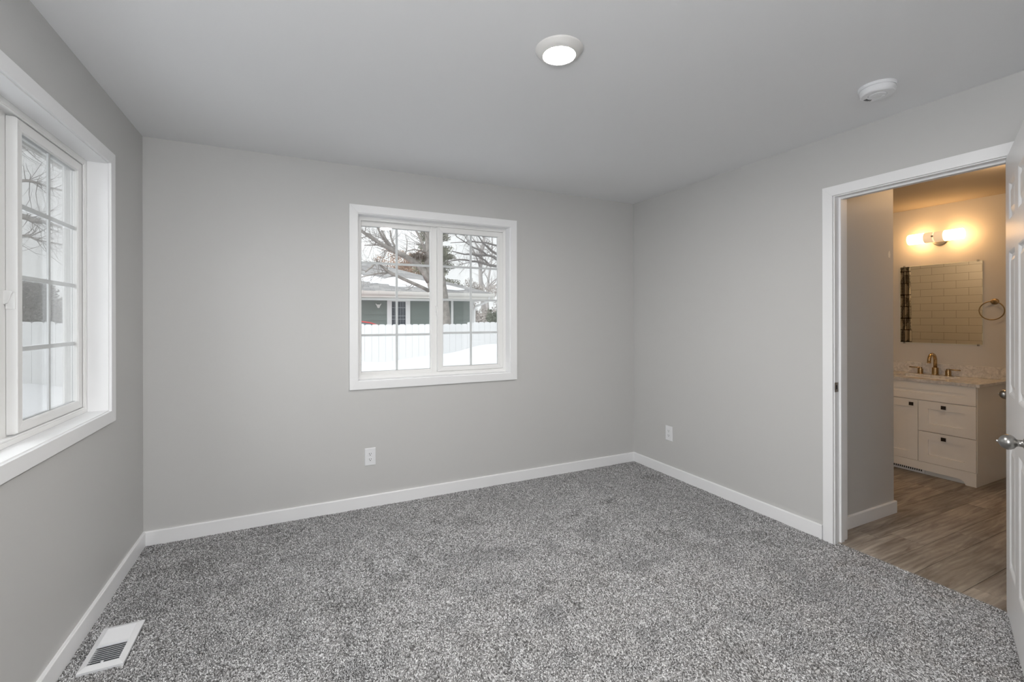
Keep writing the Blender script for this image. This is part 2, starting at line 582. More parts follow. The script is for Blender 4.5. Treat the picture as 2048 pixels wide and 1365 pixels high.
# ------------------------------------------------------------------ windows
def slider_window(name, F, u0, label, open_look):
    w = thing(name, F.p(u0 + JU / 2, 0, JZ0), label, 'window', kind='structure')
    z0, z1, u1 = JZ0, JZ1, u0 + JU
    bm = bmesh.new()
    F.ring(bm, u0 - .0620, u1 + .0620, z0 - .0620, z1 + .0620, .0572, 0.0, 0.0155)
    obj('casing', bm, TRIM, w, bevel=.0012)
    bm = bmesh.new()
    F.ring(bm, u0 - .018, u1 + .018, z0 - .018, z1 + .018, .018, -.074, 0.0045)
    obj('jamb_extension', bm, TRIM, w, bevel=.0008)
    # vinyl frame with its two tracks
    bm = bmesh.new()
    F.ring(bm, u0, u1, z0, z1, .019, -.150, -.074)
    F.ring(bm, u0 + .019, u1 - .019, z0 + .019, z1 - .019, .007, -.0815, -.076)      # room-side lip
    F.ring(bm, u0 + .019, u1 - .019, z0 + .019, z1 - .019, .006, -.116, -.112)       # track divider
    F.ring(bm, u0 + .019, u1 - .019, z0 + .019, z1 - .019, .012, -.150, -.145)
    F.bx(bm, u0 + .565, u0 + .614, -.146, -.1114, z0 + .019, z1 - .019)              # fixed meeting stile
    obj('vinyl_frame', bm, VINYL, w, bevel=.001)
    bm = bmesh.new()
    F.ring(bm, u0 + .019, u0 + .572, z0 + .019, z1 - .019, .017, -.142, -.118, wb=.030, wt=.042)
    obj('fixed_stop', bm, VINYL, w, bevel=.002)

    def panes(a, b, c, d, dep, par):
        bm = bmesh.new()
        F.bx(bm, a - .006, b + .006, dep - .003, dep, c - .006, d + .006)
        F.bx(bm, a - .006, b + .006, dep - .019, dep - .016, c - .006, d + .006)
        obj('pane', bm, GLASS, par)
        bm = bmesh.new()
        F.ring(bm, a - .002, b + .002, c - .002, d + .002, .0035, dep - .0155, dep - .0045)
        obj('glazing_seal', bm, SEAL, par)
        bm = bmesh.new()
        mw = .0085
        F.bx(bm, (a + b) / 2 - mw, (a + b) / 2 + mw, dep - .0125, dep - .0065, c, d)
        for k in (1, 2, 3):
            z = c + (d - c) * k / 4
            F.bx(bm, a, (a + b) / 2 - mw, dep - .0125, dep - .0065, z - mw, z + mw)
            F.bx(bm, (a + b) / 2 + mw, b, dep - .0125, dep - .0065, z - mw, z + mw)
        obj('muntin_grid', bm, MUNT, par)

    fixed = obj('fixed_light', F.box(u0 + .030, u0 + .036, -.139, -.136, z0 + .02, z0 + .026), VINYL, w)
    panes(u0 + .036, u0 + .557, z0 + .049, z1 - .061, -.122, fixed)
    # operating sash on the inner track
    su0, su1, sz0, sz1 = u0 + .605, u1 - .0225, z0 + .0265, z1 - .0265
    bm = bmesh.new()
    F.ring(bm, su0, su1, sz0, sz1, .043, -.111, -.0835, wb=.034, wt=.039)
    F.ring(bm, su0 + .040, su1 - .040, sz0 + .031, sz1 - .036, .006, -.104, -.0875)
    F.bx(bm, su0 - .0012, su0 + .006, -.1105, -.079, sz0 + .004, sz1 - .004)                  # interlock lip
    sash = obj('sliding_sash', bm, VINYL, w, bevel=.0022)
    panes(su0 + .046, su1 - .043, sz0 + .037, sz1 - .042, -.0905, sash)
    # insect screen on the outside of the opening half
    bm = bmesh.new()
    F.ring(bm, u0 + .590, u1 - .032, z0 + .032, z1 - .032, .020, -.1445, -.1375)
    scr = obj('screen_frame', bm, VINYL, w)
    obj('insect_mesh', F.box(u0 + .606, u1 - .048, -.1420, -.1418, z0 + .048, z1 - .048), SCREEN, scr)
    # cam latch on the edge of the meeting stile
    zc = 1.418
    bm = bmesh.new()
    F.bx(bm, su0 - .005, su0 - .0013, -.1100, -.0845, zc - .035, zc + .027)
    obj('latch_plate', bm, VINYL, w, bevel=.0015)
    bm = bmesh.new()
    poly = [(-.126, .020), (-.126, -.018), (-.109, -.018), (-.101, -.012), (-.093, .014), (-.0865, .028), (-.100, .034), (-.126, .030)]
    prism(bm, poly, lambda d, z: F.p(su0 - .0125, d, zc + z), lambda d, z: F.p(su0 - .005, d, zc + z))
    obj('latch_lever', bm, VINYL, w, bevel=.0015)
    return w


slider_window('window_1', FB, BWX, 'white sliding window in the back wall looking onto the picket fence and neighbouring house', 1)
slider_window('window_2', FL, LWY, 'white sliding window in the left wall, cut by the edge of the photo', 1)

# ------------------------------------------------------------------ door frame and door
tf = thing('trim_door', (XR, 1.24, 0), 'white casing and jamb around the bathroom doorway', 'door frame', kind='structure')
JY0, JY1, JT = 0.882, 1.606, 2.072                # jamb faces
bm = bmesh.new()
for F, dep in ((FR, 0.0), (Frame((XBW, 0, 0), (0, -1, 0), (1, 0, 0)), 0.0)):
    a0, a1, b0, b1 = -(JY1 + .0055 + .0572), -(JY1 + .0055), -(JY0 - .0055), -(JY0 - .0055 - .0572)
    zt = JT + .0055
    for q in ([(a0, 0 - .01), (a1, 0 - .01), (a1, zt), (a0, zt + .0572)], [(b0, -.01), (b1, -.01), (b1, zt + .0572), (b0, zt)],
              [(a0, zt + .0572), (a1, zt), (b0, zt), (b1, zt + .0572)]):
        hexa(bm, [F.p(u, 0, z) for u, z in q] + [F.p(u, .0155, z) for u, z in q])
obj('casing', bm, TRIM, tf, bevel=.0012)
bm = bmesh.new()
e = .002
bx(bm, XR - e, XBW + e, JY1, DY1, -.01, JT + .016)
bx(bm, XR - e, XBW + e, DY0, JY0, -.01, JT + .016)
bx(bm, XR - e, XBW + e, JY0, JY1, JT, JT + .016)
obj('jamb', bm, TRIM, tf, bevel=.0008)
bm = bmesh.new()
sx0, sx1 = XR + .040, XR + .074
bx(bm, sx0, sx1, JY1 - .011, JY1, 0.0, JT)
bx(bm, sx0, sx1, JY0, JY0 + .011, 0.0, JT)
bx(bm, sx0, sx1, JY0 + .011, JY1 - .011, JT - .011, JT)
obj('door_stop', bm, TRIM, tf, bevel=.0012)
bm = bmesh.new()
F = Frame((XR, JY1, 0), (1, 0, 0), (0, -1, 0))
F.ring(bm, -.006, .032, .905, .962, .010, 0.0, .0018, wb=.016, wt=.016)
obj('strike_plate', bm, NICKEL, tf, bevel=.0005)
obj('strike_hole', box(XR + .007, XR + .022, JY1 - .0006, JY1 + .001, .921, .946), DARK, tf)

# six-panel door, hinged at the near jamb, swung about 112 degrees into the bedroom
ang = math.radians(21.5)
dv, nv = Vector((-math.cos(ang), -math.sin(ang), 0)), Vector((-math.sin(ang), math.cos(ang), 0))
HINGE = Vector((2.915, 0.886, 0))
DW, DT, D0, D1 = 0.711, 0.035, 0.022, 2.064
FD = Frame(HINGE, dv, nv)                           # u from the hinge, d out of the face that looks to the back wall
door = thing('door_1', HINGE, 'open white six-panel door with satin nickel knob at the right edge', 'door', kind='structure')
st, mul = .112, .100
pw = (DW - 2 * st - mul) / 2
cols = [(st, st + pw), (st + pw + mul, DW - st)]
rows = [(.250, .808), (1.013, 1.635), (1.770, 1.937)]
bm = bmesh.new()
FD.bx(bm, 0, st, -DT, 0, D0, D1)
FD.bx(bm, DW - st, DW, -DT, 0, D0, D1)
FD.bx(bm, st + pw, st + pw + mul, -DT, 0, D0, D1)
zs = [D0] + [z for r in rows for z in r] + [D1]
for a, b in cols:
    for k in range(0, len(zs), 2):
        FD.bx(bm, a, b, -DT, 0, zs[k], zs[k + 1])
    for r in rows:
        FD.rings(bm, a, b, r[0], r[1], [(0, 0), (.006, -.002), (.014, -.008), (.026, -.0085), (.046, -.002)])
        FD.rings(bm, a, b, r[0], r[1], [(0, -DT), (.006, -DT + .002), (.014, -DT + .008), (.026, -DT + .0085), (.046, -DT + .002)])
bmesh.ops.remove_doubles(bm, verts=bm.verts[:], dist=1e-6)


def door_paint():
    m, n, l, p = new_mat('white_grained_door_paint')
    p.inputs['Base Color'].default_value = (0.80, 0.80, 0.805, 1)
    p.inputs['Roughness'].default_value = 0.36
    tc = n.new('ShaderNodeTexCoord')
    mp = n.new('ShaderNodeMapping'); mp.inputs['Scale'].default_value = (60, 60, 6)
    t = n.new('ShaderNodeTexNoise'); t.inputs['Scale'].default_value = 3; t.inputs['Detail'].default_value = 4
    t.inputs['Distortion'].default_value = 1.0
    b = n.new('ShaderNodeBump'); b.inputs['Strength'].default_value = 0.25; b.inputs['Distance'].default_value = 0.001
    l.new(tc.outputs['Object'], mp.inputs[0]); l.new(mp.outputs[0], t.inputs['Vector'])
    l.new(t.outputs['Fac'], b.inputs['Height']); l.new(b.outputs[0], p.inputs['Normal'])
    return m


DOORP = door_paint()
obj('door_leaf', bm, DOORP, door)


def knob(o, axis, parent):
    bm = bmesh.new()
    lathe(bm, [(.0325, 0), (.0325, .003), (.030, .0065), (.020, .009), (.0125, .012), (.0115, .024), (.014, .028), (.021, .033), (.0262, .041), (.0275, .049), (.0255, .057),
               (.019, .065), (.010, .0705), (.0045, .0725)], o, axis, 36)
    k = obj('door_knob', bm, NICKEL, parent, smooth=True)
    bm = bmesh.new()
    lathe(bm, [(.0042, .0715), (.0042, .0755), (.003, .0775)], o, axis, 16)
    obj('knob_button', bm, paint('bright_nickel', (0.75, 0.74, 0.72), 0.2, metal=1.0), k, smooth=True)
    return k


knob(FD.p(DW - .062, 0, .902), nv, door)
knob(FD.p(DW - .062, -DT, .902), -nv, door)
bm = bmesh.new()
FD.bx(bm, DW, DW + .0012, -DT / 2 - .0125, -DT / 2 + .0125, .874, .930)
obj('latch_plate', bm, NICKEL, door)

# ------------------------------------------------------------------ carpet pile
def smooth_noise(x, y, cell, seed):
    g = np.random.default_rng(seed)
    n = 96
    t = g.standard_normal((n, n))
    fx, fy = x / cell, y / cell
    ix, iy = np.floor(fx).astype(int), np.floor(fy).astype(int)
    u, v = fx - ix, fy - iy
    u, v = u * u * (3 - 2 * u), v * v * (3 - 2 * v)
    a, b = t[ix % n, iy % n], t[(ix + 1) % n, iy % n]
    c, d = t[ix % n, (iy + 1) % n], t[(ix + 1) % n, (iy + 1) % n]
    return (a * (1 - u) + b * u) * (1 - v) + (c * (1 - u) + d * u) * v


def carpet():
    sp = 0.0037
    X0, X1, Y0, Y1 = XL + BT, XR + 0.034, 0.30, YB - BT
    gx, gy = np.meshgrid(np.arange(X0, X1, sp), np.arange(Y0, Y1, sp * .87))
    gx = gx + (np.arange(gx.shape[0]) % 2)[:, None] * sp * .5
    x = gx.ravel() + NP.normal(0, sp * .28, gx.size)
    y = gy.ravel() + NP.normal(0, sp * .28, gx.size)
    keep = (x > X0) & (x < X1) & (y > Y0) & (y < Y1)
    depth = x * math.sin(YAW) + y * math.cos(YAW)
    lat = x * math.cos(YAW) - y * math.sin(YAW)
    keep &= (depth > 1.05) & (np.abs(lat) < depth * 1.2 + .45)
    keep &= (x < XR - BT) | ((y > JY0 + .003) & (y < JY1 - .003) & (x < XR + 0.034 + NP.normal(0, .003, x.size))) | ((x < XR) & (y > JY0 + .003) & (y < JY1 - .003))
    keep &= ~((x > -.752) & (x < -.600) & (y > 2.250) & (y < 2.545))
    # door frame stop and casings stand in the pile
    keep &= ~((x > XR - .017) & ((y > JY1 - .001) & (y < JY1 + .064)))
    x, y = x[keep], y[keep]
    n = x.size
    big = .75 * smooth_noise(x, y, .30, 1) + .75 * smooth_noise(x + 3, y, .15, 2) + .6 * smooth_noise(x, y + 5, .07, 3)
    la = 2.6 * smooth_noise(x, y, .26, 4) + 1.3 * smooth_noise(x, y, .10, 5) + NP.normal(0, .55, n)
    lm = .0038 + .0022 * np.clip(big, -1.6, 2.0) + NP.normal(0, .0010, n)
    lx, ly = np.cos(la) * lm, np.sin(la) * lm
    # laid pile: a common lean towards the window end where brushed up
    ly += .0045 * np.clip(big, -1.2, 1.6)
    bc = np.tanh(big * .9)
    h = .0108 + NP.normal(0, .0009, n) - .0014 * bc
    r = sp * (.90 + .30 * bc + NP.random(n) * .16)
    a0 = NP.random(n) * 6.283
    z0 = -.0115
    V = np.zeros((n, 7, 3))
    for k in range(3):
        a = a0 + k * 2.0944
        V[:, k, 0], V[:, k, 1], V[:, k, 2] = x + np.cos(a) * r * .55, y + np.sin(a) * r * .55, z0
        b = a + .5
        V[:, 3 + k, 0], V[:, 3 + k, 1] = x + lx * .7 + np.cos(b) * r * .78, y + ly * .7 + np.sin(b) * r * .78
        V[:, 3 + k, 2] = z0 + h * .80
    V[:, 6, 0], V[:, 6, 1], V[:, 6, 2] = x + lx, y + ly, z0 + h
    base = np.arange(n)[:, None] * 7
    quads = np.concatenate([base + np.array([k, (k + 1) % 3, 3 + (k + 1) % 3, 3 + k]) for k in range(3)], 1).reshape(n, 12)
    tris = np.concatenate([base + np.array([3 + k, 3 + (k + 1) % 3, 6]) for k in range(3)], 1)
    loops = np.concatenate([quads, tris], 1).ravel().astype(np.int32)
    tot = np.tile(np.array([4, 4, 4, 3, 3, 3], dtype=np.int32), n)
    start = np.concatenate([[0], np.cumsum(tot)[:-1]]).astype(np.int32)
    me = bpy.data.meshes.new('carpet')
    me.vertices.add(n * 7)
    me.vertices.foreach_set('co', V.reshape(-1).astype(np.float32))
    me.loops.add(loops.size)
    me.loops.foreach_set('vertex_index', loops)
    me.polygons.add(tot.size)
    me.polygons.foreach_set('loop_start', start)
    me.update(calc_edges=True)
    # heathered yarn: each tuft its own grey
    pal = np.array([(.042, .041, .041), (.080, .079, .079), (.138, .137, .138), (.215, .215, .218), (.31, .312, .318)])
    idx = NP.choice(5, n, p=[.16, .26, .26, .20, .12])
    c = pal[idx] * (1 + NP.normal(0, .08, (n, 1)))
    c = np.clip(c * CARPET_GAIN, 0, .92)
    col = np.ones((n, 7, 4), dtype=np.float32)
    col[:, :, :3] = c[:, None, :]
    at = me.color_attributes.new('yarn', 'FLOAT_COLOR', 'POINT')
    at.data.foreach_set('color', col.ravel())
    o = bpy.data.objects.new('carpet', me)
    C.objects.link(o)
    me.materials.append(attr_mat('heathered_grey_yarn', 'yarn', 0.9, 0.15))
    tag(o, 'mottled grey cut-pile carpet covering the whole bedroom floor', 'carpet', kind='stuff')


CARPET_GAIN = 2.75
carpet()

# ------------------------------------------------------------------ bedroom fittings
# recessed ceiling light
cl = thing('ceiling_light', (.972, 1.577, H), 'round white disc ceiling light, switched on, in the bedroom ceiling', 'ceiling light')
bm = bmesh.new()
lathe(bm, [(.064, -.0245), (.066, -.0262), (.070, -.0262), (.085, -.0165), (.0945, -.006), (.0965, -.003), (.0965, 0)], (.972, 1.577, H), seg=64, cap=False)
lathe(bm, [(.0635, -.018), (.064, -.0245)], (.972, 1.577, H), seg=64, cap=False)
obj('trim_ring', bm, paint('white_enamel_ring', (0.72, 0.71, 0.69), 0.4), cl, smooth=True)
bm = bmesh.new()
lathe(bm, [(.0005, -.0262), (.03, -.0258), (.0636, -.0238)], (.972, 1.577, H), seg=64, cap=False)
obj('lens', bm, LED, cl, smooth=True)

# smoke detector
sd = thing('smoke_detector', (2.482, 1.182, H), 'round white smoke detector on the ceiling above the doorway', 'smoke detector')
sc_ = Vector((2.482, 1.182, H))
bm = bmesh.new()
lathe(bm, [(.074, 0), (.074, -.010), (.0715, -.0135), (.066, -.0140), (.066, -.018)], sc_, seg=56)
obj('mounting_ring', bm, PLASTIC, sd, smooth=False, bevel=.001)
bm = bmesh.new()
lathe(bm, [(.0695, -.018), (.0700, -.0195), (.0675, -.037), (.064, -.041), (.060, -.0425), (.038, -.0425), (.036, -.0395), (.033, -.0395), (.031, -.0435), (.012, -.0455), (.0005, -.0455)], sc_, seg=56)
obj('cover', bm, PLASTIC, sd, smooth=False)
bm = bmesh.new()
for k in range(5):
    a = 1.0 + k * .16
    u = Vector((math.cos(a), math.sin(a), 0))
    t = Vector((-u.y, u.x, 0))
    F = Frame(sc_ + Vector((0, 0, -.0436)), t, u)
    F.bx(bm, -.0012, .0012, .042, .056, -.0002, .0012)
obj('sounder_slot', bm, DARK, sd)
bm = bmesh.new()
lathe(bm, [(.006, -.0450), (.006, -.0475), (.004, -.0482)], sc_ + Vector((.02, -.015, 0)), seg=20)
obj('test_button', bm, PLASTIC, sd)


def outlet(F, u, z, label):
    o = thing('wall_outlet', F.p(u, 0, z), label, 'outlet')
    bm = bmesh.new()
    w, h, t = .0385, .0625, .0052
    F.rings(bm, u - w, u + w, z - h, z + h, [(0, 0), (.0005, t * .55), (.0035, t), (.006, t)])
    obj('cover_plate', bm, PLASTIC, o)
    for s in (1, -1):
        bm = bmesh.new()
        zc = z + s * .0195
        poly = []
        for k in range(24):
            a = 2 * math.pi * k / 24
            poly.append((max(-.0165, min(.0165, .0185 * math.cos(a))), max(-.0138, min(.0138, .0175 * math.sin(a)))))
        prism(bm, poly, lambda a, b: F.p(u + a, t - .001, zc + b), lambda a, b: F.p(u + a, t + .0014, zc + b))
        r = obj('receptacle', bm, PLASTIC, o, bevel=.0004)
        bm = bmesh.new()
        F.bx(bm, u - .0078, u - .0052, t + .0012, t + .0017, zc - .001, zc + .0085)
        F.bx(bm, u + .0052, u + .0076, t + .0012, t + .0017, zc - .0002, zc + .0075)
        lathe(bm, [(.0030, 0), (.0030, .0004)], F.p(u, t + .0013, zc - .0068), F.n, 14)
        obj('plug_slots', bm, DARK, r)
    bm = bmesh.new()
    lathe(bm, [(.0032, 0), (.0032, .0010), (.002, .0014)], F.p(u, t, z), F.n, 14)
    obj('plate_screw', bm, PLASTIC, o)
    return o


outlet(FB, .4895, .357, 'white duplex wall outlet below the window on the back wall')
outlet(FR, -2.9375, .3595, 'white duplex wall outlet on the right wall between corner and doorway')

# floor register beside the left wall
vt = thing('floor_register', (-.676, 2.397, 0), 'white metal floor register in the carpet beside the left wall', 'floor vent')
vx0, vx1, vy0, vy1 = -.748, -.605, 2.255, 2.541
FV = Frame((0, 0, 0), (1, 0, 0), (0, 0, 1))


def vhex(bm, x0, x1, y0, y1, z0, z1, ins=0):
    hexa(bm, [(x0, y0, z0), (x1, y0, z0), (x1, y1, z0), (x0, y1, z0), (x0 + ins, y0 + ins, z1), (x1 - ins, y0 + ins, z1), (x1 - ins, y1 - ins, z1), (x0 + ins, y1 - ins, z1)])


bm = bmesh.new()
zt = .0115
fx0, fx1, fy0, fy1 = vx0 + .022, vx1 - .022, vy0 + .026, vy1 - .026
q = [((vx0, vy0), (vx1, vy0), (fx1, fy0), (fx0, fy0)), ((vx1, vy0), (vx1, vy1), (fx1, fy1), (fx1, fy0)), ((vx1, vy1), (vx0, vy1), (fx0, fy1), (fx1, fy1)), ((vx0, vy1), (vx0, vy0), (fx0, fy0), (fx0, fy1))]
for A in q:
    zz = [.004, .004, zt, zt]
    hexa(bm, [(a, b, -.008) for a, b in A] + [(a, b, z) for (a, b), z in zip(A, zz)])
ym = vy0 + .148
bx(bm, fx0, fx1, ym - .004, ym + .004, 0, zt)
obj('frame', bm, PLASTIC, vt, bevel=.0006)
bm = bmesh.new()
nl = 9


def louver(bm, yc, dy, dz, t=.0008):
    p = [(fx0, yc - dy, zt - .0015 - dz), (fx1, yc - dy, zt - .0015 - dz), (fx1, yc + dy, zt - .0015), (fx0, yc + dy, zt - .0015)]
    hexa(bm, [(a, b, c - t) for a, b, c in p] + [(a, b, c + t) for a, b, c in p])


for k in range(nl):                                   # far half leans to the light, near half away from it
    yc = ym + .004 + (fy1 - ym - .004) * (k + .5) / nl
    louver(bm, yc, .0060, .0050)
for k in range(nl):
    yc = fy0 + (ym - .004 - fy0) * (k + .5) / nl
    p = [(fx0, yc - .0040, zt - .0015), (fx1, yc - .0040, zt - .0015), (fx1, yc + .0036, zt - .0085), (fx0, yc + .0036, zt - .0085)]
    hexa(bm, [(a, b, c - .0008) for a, b, c in p] + [(a, b, c + .0008) for a, b, c in p])
obj('louver_slats', bm, PLASTIC, vt)
bm = bmesh.new()
bx(bm, fx0, fx1, fy0, ym, -.011, -.0095)
obj('duct_opening', bm, paint('dark_duct', (.06, .065, .075), .7), vt)
obj('damper_lever', box(-.682, -.674, fy0 - .003, fy0 + .007, zt - .002, zt + .004), PLASTIC, vt, bevel=.0008)

# ------------------------------------------------------------------ bathroom shell
PWY0, PWY1, PWX = 1.690, 1.800, 3.745
PAX, PAZ = 3.693, 1.787
struct('wall_partition', box(XBW, PWX, PWY0, PWY1, -.05, HB), WALL)
bm = bmesh.new()
prism(bm, [(-.010, -.022), (.008, -.024), (.014, -.004), (.010, .012), (.005, .026), (-.004, .020), (-.013, .004)], lambda a, b: (PAX + a, PWY0 + .0005, PAZ + b), lambda a, b: (PAX + a, PWY0 - .0006, PAZ + b))
dab = obj('paint_dab', bm, paint('pale_filler', (.85, .84, .80), .7), bpy.data.objects['wall_partition'])
struct('wall_vanity', box(XBV, XBV + .1, YN, YB, -.05, 2.6), WALL)
struct('wall_tile', box(XBW, XBW + .010, PWY1, YB, .45, 2.25), TILE)
struct('wall_closet', wall_with_hole(Frame((0, 1.090, 0), (-1, 0, 0), (0, 1, 0)), -XBV, -3.600, HB, -4.345, -3.612, -.05, 2.06, -.11, 0), WALL)
baseboard('baseboard_partition', Frame((0, PWY0, 0), (1, 0, 0), (0, -1, 0)), XBW + .0155, PWX + BT)
baseboard('baseboard_partition_end', Frame((PWX, 0, 0), (0, -1, 0), (1, 0, 0)), -PWY1, -PWY0)
baseboard('baseboard_vanity', Frame((XBV, 0, 0), (0, -1, 0), (-1, 0, 0)), -1.645, -1.09)

# vinyl plank floor, planks running into the bathroom
bm = bmesh.new()
tl = bm.loops.layers.float_color.new('tone')
ylines = [YN, -.40, -.22, -.04, .14, .32, .50, .68, .862, 1.049, 1.238, 1.3625, 1.537, 1.715, 1.90, 2.08, 2.26, 2.44, 2.62, 2.80, 2.98, 3.16, YB]
joints = {1.3625: [3.36, 4.40], 1.238: [3.75], 1.049: [4.30], .862: [3.05, 4.15], 1.537: [3.22, 4.62]}
FX0 = XR + .028
for a, b in zip(ylines, ylines[1:]):
    js = joints.get(a, [FX0 + R.uniform(.3, 1.1), FX0 + R.uniform(1.4, 2.2)])
    xs = [FX0] + js + [XBV]
    for x0, x1 in zip(xs, xs[1:]):
        g = .0013
        p = [(x0 + g, a + g, 0), (x1 - g, a + g, 0), (x1 - g, b - g, 0), (x0 + g, b - g, 0)]
        top = [bm.verts.new(v) for v in p]
        low = [bm.verts.new((v[0] + (-g if i in (0, 3) else g), v[1] + (-g if i < 2 else g), -.004)) for i, v in enumerate(p)]
        c = (R.uniform(.80, 1.12), R.random(), R.random(), 1)
        fs = [bm.faces.new(top)] + [bm.faces.new((top[i], low[i], low[(i + 1) % 4], top[(i + 1) % 4])) for i in range(4)]
        for f in fs:
            for lp in f.loops:
                lp[tl] = c
        f = bm.faces.new(low)
        for lp in f.loops:
            lp[tl] = (.3, .5, .5, 1)
bx(bm, FX0, XBV, YN, YB, -.05, -.0045)
struct('floor_bathroom', bm, PLANK)

# closet door whose knob shows past the bedroom door
d2 = thing('door_2', (3.98, 1.09, 0), 'closed white door beyond the bedroom door, only its nickel knob in view', 'door', kind='structure')
F2 = Frame((0, 1.090, 0), (-1, 0, 0), (0, 1, 0))
bm = bmesh.new()
F2.bx(bm, -4.340, -3.628, -.045, -.012, .012, 2.045)
for a, b in ((-4.340 + .112, -4.340 + .112 + pw), (-3.628 - .112 - pw, -3.628 - .112)):
    for r in rows:
        F2.rings(bm, a, b, r[0], r[1], [(0, -.0118), (.014, -.0108), (.03, -.0108), (.05, -.0080)])
obj('door_leaf', bm, DOORP, d2)
bm = bmesh.new()
F2.bx(bm, -3.628, -3.612, -.11, .002, 0, 2.06)
F2.bx(bm, -4.345, -4.340, -.11, .002, 0, 2.06)
F2.bx(bm, -4.340, -3.628, -.11, .002, 2.045, 2.06)
obj('jamb', bm, TRIM, d2)
knob(F2.p(-3.690, -.012, .905), (0, 1, 0), d2)

# ------------------------------------------------------------------ vanity
VX, VY0, VY1, VZ = 4.867, 1.647, 2.561, .7955
FVN = Frame((VX, 0, 0), (0, 1, 0), (-1, 0, 0))      # u = y, d towards the bedroom
va = thing('vanity_cabinet', (5.14, 2.1, 0), 'cream white bathroom vanity cabinet with two drawers and black pulls', 'vanity')
bm = bmesh.new()
bx(bm, VX + .0205, XBV - .001, VY0, VY0 + .018, 0, VZ)
bx(bm, VX + .0205, XBV - .001, VY1 - .018, VY1, 0, VZ)
bx(bm, VX + .0205, XBV - .001, VY0 + .018, VY1 - .018, .095, .113)
bx(bm, XBV - .012, XBV - .001, VY0 + .018, VY1 - .018, .113, VZ)
bx(bm, VX + .0285, VX + .042, VY0 + .018, VY1 - .018, .60, VZ)
obj('carcass', bm, CREAM, va, bevel=.0008)
bm = bmesh.new()
ap = [(VY0, 0), (VY0 + .066, 0), (VY0 + .068, .012), (VY0 + .075, .026), (VY0 + .088, .036), (VY0 + .105, .040), (VY1 - .105, .046), (VY1 - .088, .040), (VY1 - .075, .026), (VY1 - .068, .012), (VY1 - .066, 0), (VY1, 0), (VY1, .1115), (VY0, .1115)]
prism(bm, ap, lambda y, z: (VX + .001, y, z), lambda y, z: (VX + .0205, y, z))
obj('base_apron', bm, CREAM, va)


def shaker(name, u0, u1, z0, z1, rail, pull):
    bm = bmesh.new()
    t = .0195
    FVN.bx(bm, u0, u0 + rail, -t, 0, z0, z1)
    FVN.bx(bm, u1 - rail, u1, -t, 0, z0, z1)
    FVN.bx(bm, u0 + rail, u1 - rail, -t, 0, z0, z0 + rail)
    FVN.bx(bm, u0 + rail, u1 - rail, -t, 0, z1 - rail, z1)
    FVN.rings(bm, u0 + rail, u1 - rail, z0 + rail, z1 - rail, [(0, -.0002), (.0020, -.0095)])
    o = obj(name, bm, CREAM, va)
    if pull:
        pu, pz = pull
        bm = bmesh.new()
        FVN.bx(bm, pu - .007, pu + .007, 0, .018, pz - .007, pz + .007)
        FVN.rings(bm, pu - .0155, pu + .0155, pz - .0145, pz + .0145, [(.001, .016), (0, .018), (0, .024), (.0015, .0255)])
        obj('drawer_pull' if 'drawer' in name else 'door_pull', bm, BLACK, o)
    return o


YM = 2.019
shaker('false_front', VY0 + .002, VY1 - .002, .6445, .7935, .060, None)
shaker('drawer', VY0 + .002, YM - .0022, .3803, .6395, .0655, (1.841, .6025))
shaker('drawer', VY0 + .002, YM - .0022, .1145, .3757, .0655, (1.841, .339))
shaker('cabinet_door', YM + .0022, VY1 - .002, .1145, .6395, .0675, (2.059, .602))

# white register let into the toe kick under the vanity
tk = thing('toe_kick_register', (4.92, 2.1, 0), 'white slotted toe-kick register at the floor under the vanity', 'vent')
bm = bmesh.new()
bx(bm, 4.905, 4.920, VY0 + .02, VY1 - .02, 0, .094)
obj('kick_board', bm, paint('white_kick_board', (.74, .74, .72), .5), tk)
bm = bmesh.new()
bx(bm, 4.899, 4.905, 1.985, 2.40, .003, .075)
obj('grille_plate', bm, PLASTIC, tk, bevel=.001)
bm = bmesh.new()
for k in range(24):
    yy = 2.005 + k * .0152
    bx(bm, 4.8982, 4.8992, yy, yy + .0085, .018, .060)
obj('grille_slots', bm, DARK, tk)

ct = thing('vanity_countertop', (5.14, 2.1, VZ), 'grey veined marble vanity top with backsplash and undermount sink', 'countertop')
CZ0, CZ1 = VZ + .0005, .8215
CX0, CY0, CY1 = VX - .012, VY0 - .024, VY1 + .02
SX0, SX1, SY0, SY1 = 5.000, 5.300, 1.885, 2.295
bm = bmesh.new()
bx(bm, CX0, SX0, CY0, CY1, CZ0, CZ1)
bx(bm, SX1, XBV - .0005, CY0, CY1, CZ0, CZ1)
bx(bm, SX0, SX1, CY0, SY0, CZ0, CZ1)
bx(bm, SX0, SX1, SY1, CY1, CZ0, CZ1)
bmesh.ops.remove_doubles(bm, verts=bm.verts[:], dist=1e-6)
obj('slab', bm, MARBLE, ct)
obj('backsplash', box(XBV - .021, XBV - .0005, CY0, CY1, CZ1 + .0003, .9225), MARBLE, ct, bevel=.001)
bm = bmesh.new()
prev = None
for ins, z in ((0, CZ0 - .0005), (.004, CZ0 - .06), (.025, CZ0 - .12), (.07, CZ0 - .135), (.13, CZ0 - .138)):
    c = [bm.verts.new(v) for v in ((SX0 + ins, SY0 + ins, z), (SX1 - ins, SY0 + ins, z), (SX1 - ins, SY1 - ins, z), (SX0 + ins, SY1 - ins, z))]
    if prev:
        for i in range(4):
            bm.faces.new((prev[i], prev[(i + 1) % 4], c[(i + 1) % 4], c[i]))
    prev = c
bm.faces.new(prev)
obj('sink_basin', bm, CERAMIC, ct, smooth=False)

